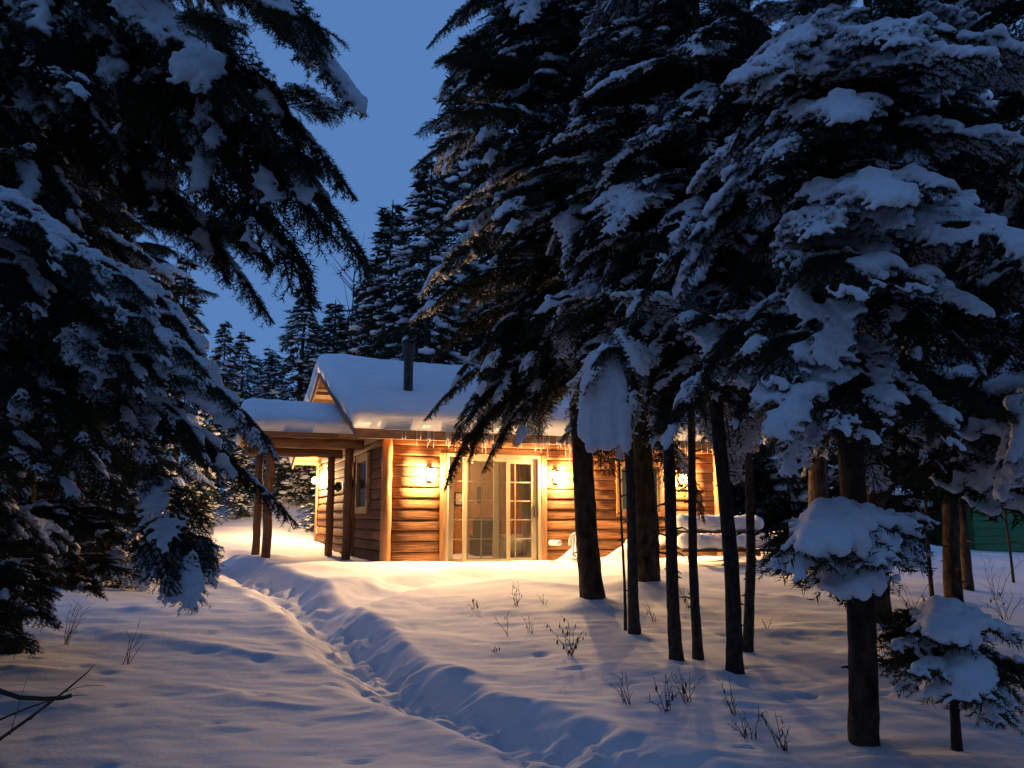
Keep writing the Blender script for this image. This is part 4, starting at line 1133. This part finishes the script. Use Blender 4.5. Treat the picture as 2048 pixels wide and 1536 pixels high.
# ------------------------------------------------------------------ inside the cabin
room = thing('cabin_room', 'pine-panelled living room seen through the patio door', 'room', (A0.x, A0.y, 0), TH)
room['kind'] = 'structure'
IX0, IX1, IY1, IZ0, IZ1 = .2, 4.6, 4.2, .60, 3.05
put('floor', MB().box(IX0, IX1, .15, IY1, IZ0 - .05, IZ0).mesh('room_floor', M['room_floor']), room)
put('ceiling', MB().box(IX0, IX1, .15, IY1, IZ1, IZ1 + .05).mesh('room_ceiling', M['room_wall']), room)
for xx in np.arange(IX0, IX1 - .01, .22):
    put('wall_board', MB().box(xx, xx + .214, IY1, IY1 + .04, IZ0, IZ1).mesh('wall_board', M['room_wall']), room)
put('side_wall', MB().box(IX0 - .05, IX0, .15, IY1, IZ0, IZ1).mesh('room_side', M['room_wall']), room)
put('side_wall', MB().box(IX1, IX1 + .05, .15, IY1, IZ0, IZ1).mesh('room_side_right', M['room_wall']), room)
bw = put('window', frame_rect(.3, 1.75, 1.55, 2.5, IY1 - .06, IY1 - .002, .07).mesh('room_window', M['muntin']), room)
put('pane', MB().box(.37, 1.68, IY1 - .02, IY1 - .012, 1.62, 2.43).mesh('room_pane', M['dark_glass']), bw)
for i in range(1, 5):
    xx = .37 + 1.31 * i / 5; put('muntin', MB().box(xx - .01, xx + .01, IY1 - .05, IY1 - .024, 1.62, 2.43).mesh('room_muntin', M['muntin']), bw)
for i in range(1, 3):
    zz = 1.62 + .81 * i / 3; put('muntin', MB().box(.37, 1.68, IY1 - .048, IY1 - .026, zz - .01, zz + .01).mesh('room_muntin', M['muntin']), bw)
def inroom(name, label, cat, x, y, rz=0, z=IZ0):
    return thing(name, label, cat, cab(x, y, z), TH + rz)
o = inroom('sofa', 'red sofa under the grid window inside the cabin', 'sofa', 1.2, 3.3)
put('seat', MB().box(-.9, .9, -.4, .4, .15, .45, .06).mesh('sofa_seat', M['red']), o)
put('backrest', MB().box(-.9, .9, .25, .5, .3, .95, .08).mesh('sofa_back', M['red']), o)
for s in (-1, 1): put('armrest', MB().box(s * .95 - .09, s * .95 + .09, -.42, .45, .1, .65, .06).mesh('sofa_arm', M['red']), o)
for s in (-1, 1):
    for t in (-1, 1): put('leg', MB().box(s * .8 - .03, s * .8 + .03, t * .33 - .03, t * .33 + .03, 0, .15).mesh('sofa_leg', M['darkcloth']), o)
o = inroom('armchair', 'dark armchair standing behind the glass of the sliding panel', 'chair', 2.75, 1.9)
put('seat', MB().box(-.33, .33, -.3, .3, .2, .45, .05).mesh('chair_seat', M['darkcloth']), o)
put('backrest', MB().box(-.33, .33, .2, .36, .35, 1.0, .08).mesh('chair_back', M['darkcloth']), o)
for s in (-1, 1): put('armrest', MB().box(s * .36 - .05, s * .36 + .05, -.3, .3, .15, .62, .04).mesh('chair_arm', M['darkcloth']), o)
o = inroom('cloth_covered_table', 'low table draped in pale cloth just inside the patio door', 'table', 2.85, .75)
put('tabletop', MB().box(-.36, .3, -.3, .3, .60, .64, .01).mesh('tabletop', M['timber']), o)
cl = put('tablecloth', MB().box(-.375, .315, -.315, .315, .12, .655, .01).mesh('tablecloth', M['cloth']), o)
o = inroom('curtain', 'cream curtain hanging inside the right edge of the patio door', 'curtain', 2.98, .34)
mb = MB(); n = 26
pts = [(-.24 + .34 * i / n, .03 * math.sin(i * 1.25)) for i in range(n + 1)]
vv = []
for zz, sh in ((2.1, 1.0), (1.6, .95), (1.1, .75), (.7, .62), (.1, .6)):
    vv.append([mb.bm.verts.new((.10 - (.10 - x) * sh, y, zz)) for x, y in pts])
for a, b_ in zip(vv[:-1], vv[1:]):
    for i in range(n): mb.bm.faces.new([a[i], a[i + 1], b_[i + 1], b_[i]])
put('drape', mb.mesh('drape', M['curtain'], True), o)
put('curtain_rod', MB().tube([(-1.9, 0, 2.13), (.15, 0, 2.13)], .012, 8).mesh('curtain_rod', M['black']), o)
o = inroom('picture_frame', 'small dark picture hanging on the pine wall above the armchair', 'picture', 2.72, IY1 - .03, 0, 2.05)
put('frame', MB().box(-.12, .12, -.02, .02, -.16, .16, .004).mesh('picture_frame', M['black']), o)
put('print', MB().box(-.09, .09, -.024, -.021, -.13, .13).mesh('picture_print', M['cloth']), o)
o = inroom('picture_frame', 'narrow dark picture right of the small one on the pine wall', 'picture', 3.25, IY1 - .03, 0, 2.15)
put('frame', MB().box(-.07, .07, -.02, .02, -.2, .2, .004).mesh('picture_frame_narrow', M['black']), o)
put('print', MB().box(-.045, .045, -.024, -.021, -.17, .17).mesh('picture_print_narrow', M['darkcloth']), o)
o = inroom('ceiling_lamp', 'ceiling lamp lighting the room behind the patio door', 'lamp', 2.4, 2.2, 0, IZ1)
put('shade', MB().tube([(0, 0, -.18), (0, 0, -.02)], [.17, .08], 14).mesh('shade', M['curtain']), o)
put('bulb', MB().ball((0, 0, -.20), .05).mesh('indoor_bulb', M['bulb_in'], True), o)
d = bpy.data.lights.new('room_glow', 'POINT'); d.energy = 120; d.color = (1, .60, .30); d.shadow_soft_size = .12
l = bpy.data.objects.new('room_glow', d); COL.objects.link(l); l.parent = o; l.location = (0, 0, -.32)

# ------------------------------------------------------------------ things on the patio
def snow_cap(name, label, boxes, loc, rz, seed, vox=.03, parent=None):
    r_ = np.random.RandomState(seed); C = []; R = []
    for (x0, x1, y0, y1, z0, h) in boxes:
        m_ = int((x1 - x0) * (y1 - y0) / .010) + 8
        for k in range(m_):
            x, y = r_.uniform(x0, x1), r_.uniform(y0, y1)
            rad = h * .5 * r_.uniform(.85, 1.1); C.append((x, y, z0 + rad * .8)); R.append(rad)
    me = blobs_mesh(name, np.array(C), np.array(R), vox, 8, M['snow'], .95)
    o = put(name, me, parent, loc); o.rotation_euler = (0, 0, rz)
    if label: tag(o, label, 'snow', None, 'stuff')
    return o
pb = cab(5.95, -1.75); pz = gz(pb.x, pb.y)
ptop = at(1340, 1062, pb.y).z
o = thing('picnic_table', 'wooden picnic table almost buried under layers of snow', 'picnic table', (pb.x, pb.y, ptop - .72), TH * .3)
for k in range(5): put('top_plank', MB().box(-.85, .85, -.36 + k * .145, -.36 + k * .145 + .135, .68, .72, .004).mesh('top_plank', M['timber']), o)
for s in (-1, 1):
    for k in range(2): put('bench_plank', MB().box(-.88, .92, s * .68 - .14 + k * .145, s * .68 - .005 + k * .145, .36, .40, .004).mesh('bench_plank', M['timber']), o)
    for t in (-1, 1): put('leg', MB().prism([(t * .12, .68), (t * .12 + .09 * t, .68), (t * .62, 0), (t * .53, 0)][::1], 0, s * .62 - .02, s * .62 + .02).mesh('table_leg', M['timber']), o)
    put('brace', MB().box(s * .62 - .045, s * .62 - .021, -.8, .8, .28, .358).mesh('brace', M['timber']), o)
    
snow_cap('picnic_table_snow', 'deep loaf of snow lying on the picnic table and bench', [(-.78, .78, -.32, .30, .72, .36), (-.80, .82, -.78, -.58, .40, .34), (-.80, .82, .56, .76, .40, .30)], o.location, TH * .3, 3)
# plastic chairs drowned in snow: only armrests show
def plastic_chair(label, px, py, Y, kind):
    p = at(px, py, Y); z = gz(p.x, p.y)
    o = thing('plastic_chair', label, 'chair', (p.x, p.y, z - .25), TH + .3, 'white plastic chairs buried on the patio')
    zr = p.z - (z - .25)
    if kind == 0:
        put('armrest', MB().box(-.06, .06, -.16, .12, zr - .10, zr, .03).mesh('chair_armrest', M['plastic']), o)
    else:
        pts = [(.17 * math.cos(a), 0, zr - .14 + .17 * math.sin(a)) for a in [math.pi * k / 10 for k in range(-1, 12)]]
        put('backrest_frame', MB().tube(pts, .022, 8).mesh('chair_hoop', M['plastic'], True), o)
        for k in (-.08, 0, .08): put('slat', MB().box(k - .02, k + .02, -.012, .012, zr - .35, zr - .14 + math.sqrt(max(.17 ** 2 - k * k, 0)) - .01).mesh('chair_slat', M['plastic']), o)
    put('seat', MB().box(-.22, .22, -.25, .2, .10, .13, .01).mesh('chair_seat_plastic', M['plastic']), o)
    return o
plastic_chair('white chair armrest poking from the snow beside the patio door', 1109, 1080, 15.9, 0)
plastic_chair('round white chair back sticking out of snow behind the thick trunk', 1152, 1070, 16.0, 1)

# horseshoe on the gable wall
o = thing('horseshoe', 'pale horseshoe nailed low on the gable wall near its back corner', 'horseshoe', cab(-.09, 8.35, 1.25), TH - math.pi / 2)
put('shoe', MB().tube([(.06 * math.cos(a), 0, .08 * math.sin(a)) for a in [math.radians(60 + 24 * k) for k in range(11)]], .014, 6).mesh('shoe', M['plastic'], True), o)

# ------------------------------------------------------------------ green shed on the right edge
p = at(1952, 1112, 22.0)
o = thing('green_shed', 'dark green plank-sided shed with a pale sill among the trees', 'shed', (p.x, p.y, p.z - .3), 0)
W_, Hs = 4.2, 1.9
for k in range(9): put('siding_board', MB().prism([(0, k * .2), (-.03, k * .2), (-.008, k * .2 + .196), (0, k * .2 + .196)], 0, 0, W_).mesh('shed_board', M['green']), o, (0, 0, .42))
put('wall', MB().box(.03, W_ - .03, .004, 2.4, -.4, 2.22).mesh('shed_wall', M['green']), o)
put('sill', MB().box(-.03, W_ + .03, -.08, .0, .30, .40).mesh('shed_sill', M['cream']), o)
put('roof', MB().prism([(-.3, 2.2), (2.7, 2.2), (1.2, 3.1)], 0, -.2, W_ + .2).mesh('shed_roof', M['timber']), o)

# ------------------------------------------------------------------ shrubs poking out of the snow
def shrub(label, px, py, h, n, seed, leaves=0, spread=.6, group='leafless shrubs poking from the snow', name='bare_shrub', thick=1.0):
    r_ = random.Random(seed); p = hit(px, py)
    o = thing(name, label, 'shrub', p, 0, group)
    mb = MB(); tips = []
    for k in range(n):
        a = r_.uniform(0, 6.28); sp = r_.uniform(.2, 1) * spread
        d = Vector((math.cos(a) * sp, math.sin(a) * sp, 1)).normalized(); ln = h * r_.uniform(.6, 1.1)
        pts = [Vector((r_.uniform(-.03, .03), r_.uniform(-.03, .03), -.04))]
        m_ = 6
        for i in range(m_):
            pts.append(pts[-1] + d * ln / m_); d = (d + Vector((r_.uniform(-.22, .22), r_.uniform(-.22, .22), r_.uniform(-.2, .08)))).normalized()
        mb.tube(pts, [.0045 * thick * (1 - .7 * i / m_) for i in range(m_ + 1)], 5)
        for j in range(2, m_ + 1):
            if r_.random() < .75:
                q = pts[j]; e = (d + Vector((r_.uniform(-1, 1), r_.uniform(-1, 1), r_.uniform(-.2, .7)))).normalized(); l2 = ln * r_.uniform(.12, .35)
                t_ = q + e * l2 + Vector((0, 0, -.02)); mb.tube([q, q + e * l2 * .5, t_], [.0026 * thick, .002 * thick, .0012 * thick], 4); tips.append(t_); tips.append(q + e * l2 * .5)
        tips.append(pts[-1])
    put('stems', mb.mesh('shrub_stems', M['shrub'], True), o)
    if leaves:
        lm = MB()
        v = [lm.bm.verts.new(c) for c in [(0, 0, 0), (.008, .003, -.013), (.006, -.004, -.034), (0, 0, -.045), (-.009, .004, -.026), (-.007, -.002, -.010)]]
        c = lm.bm.verts.new((0, .006, -.02))
        for i in range(6): lm.bm.faces.new([v[i], v[(i + 1) % 6], c])
        lme = lm.mesh('leaf', M['leaf'])
        for k in range(min(leaves, len(tips))):
            put('leaf', lme, o, tips[r_.randrange(len(tips))], Quaternion((0, 0, 1), r_.uniform(0, 6.28)), r_.uniform(.7, 1.5))
    return o
S = [(1142, 1312, .42, 8, 1, 22, 'leafy-tipped shrub standing alone left of the slender trunks'),
     (1030, 1212, .42, 5, 2, 6, 'bare shrub with a few leaves on the lit slope below the patio door'),
     (948, 1218, .25, 4, 3, 6, 'small dry shrub at the left of the lit slope'),
     (1018, 1272, .40, 2, 4, 2, 'arching single-stem twig above the trail bank'),
     (1058, 1265, .34, 3, 5, 2, 'thin forked twig between two leafy shrubs'),
     (994, 1302, .12, 4, 6, 6, 'tiny dark sprig close to the trail bank'),
     (1090, 1208, .2, 3, 7, 0, 'low bare sprig left of the thick trunk'),
     (1310, 1245, .35, 4, 8, 3, 'twiggy shrub in the gap behind the slender trunks'),
     (1375, 1215, .5, 3, 9, 2, 'bent twigs between the two leaning trunks'),
     (1255, 1410, .36, 5, 10, 0, 'spreading bare shrub with three long stems in the dim snow'),
     (1335, 1425, .34, 7, 11, 5, 'tangled low shrub left of the dim hollow'),
     (1378, 1405, .36, 7, 12, 4, 'dense twiggy shrub in front of the leaning trunk feet'),
     (1468, 1430, .34, 5, 13, 2, 'fan-shaped bare shrub below the stout trunk'),
     (1500, 1480, .30, 6, 14, 3, 'sprawling shrub near the bottom edge'),
     (1570, 1500, .34, 6, 15, 8, 'leaf-tipped shrub left of the big near trunk'),
     (1535, 1255, .2, 3, 16, 0, 'tiny forked twig right of the dark upright trunk'),
     (1830, 1235, .7, 7, 17, 10, 'brown bush at the foot of the flared dark trunk'),
     (1950, 1290, .6, 8, 18, 10, 'brown bush behind the snow-covered sapling'),
     (2010, 1240, .8, 6, 19, 4, 'tall arching stems right of the snow-covered sapling'),
     (1990, 1200, 1.2, 4, 20, 0, 'long thin stems before the green shed wall'),
     (660, 1115, .15, 5, 21, 5, 'dry sprigs at the foot of the porch post'),
     (250, 1330, .5, 5, 22, 0, 'grey bare twigs in the shaded snow on the left'),
     (130, 1290, .7, 6, 23, 0, 'long bare twigs leaning from the left foliage'),
     (560, 1125 + 300, .001, 1, 24, 0, None)]
for px, py, h, n, sd, lv, lab in S:
    if lab: shrub(lab, px, py, h * .9, n, sd, lv)
# long bare branches in the bottom left corner
o = thing('bare_branch', 'two long bare stems crossing the bottom left corner of the snow', 'branch', hit(0, 1500) + Vector((-.35, 0, 0)), 0)
org = o.location
for (a, b_, c, w) in [((-120, 1560, 3.3), (120, 1400, 3.6), (190, 1330, 3.9), .009), ((-120, 1500, 3.2), (90, 1385, 3.5), (175, 1390, 3.8), .006), ((60, 1440, 3.5), (130, 1360, 3.7), (210, 1372, 3.9), .003), ((20, 1470, 3.4), (40, 1400, 3.5), (60, 1340, 3.6), .002)]:
    p = [at(*a) - org, at(*b_) - org, at(*c) - org]
    pts = []
    for i in range(9):
        t = i / 8; pts.append(p[0] * (1 - t) ** 2 + p[1] * 2 * t * (1 - t) + p[2] * t * t)
    put('stem', MB().tube(pts, [w * (1 - .75 * i / 8) for i in range(9)], 6).mesh('bare_stem', M['shrub'], True), o)
o = thing('broken_stick', 'crooked dark stick with a broken tip over the snow at left', 'stick', at(-40, 1340, 3.0), 0)
org = o.location
pts = [at(px, py, 3.0) - org for px, py in [(-60, 1350), (0, 1382), (40, 1395), (90, 1398), (125, 1396), (143, 1391)]]
put('stick', MB().tube(pts, [.010, .009, .0085, .008, .008, .007], 7, jit=.2).mesh('stick', M['wood_twig'], True), o)

print('boughs', NB[0], 'objects', len(bpy.data.objects), 'tris', sum(len(m.polygons) for m in bpy.data.meshes))
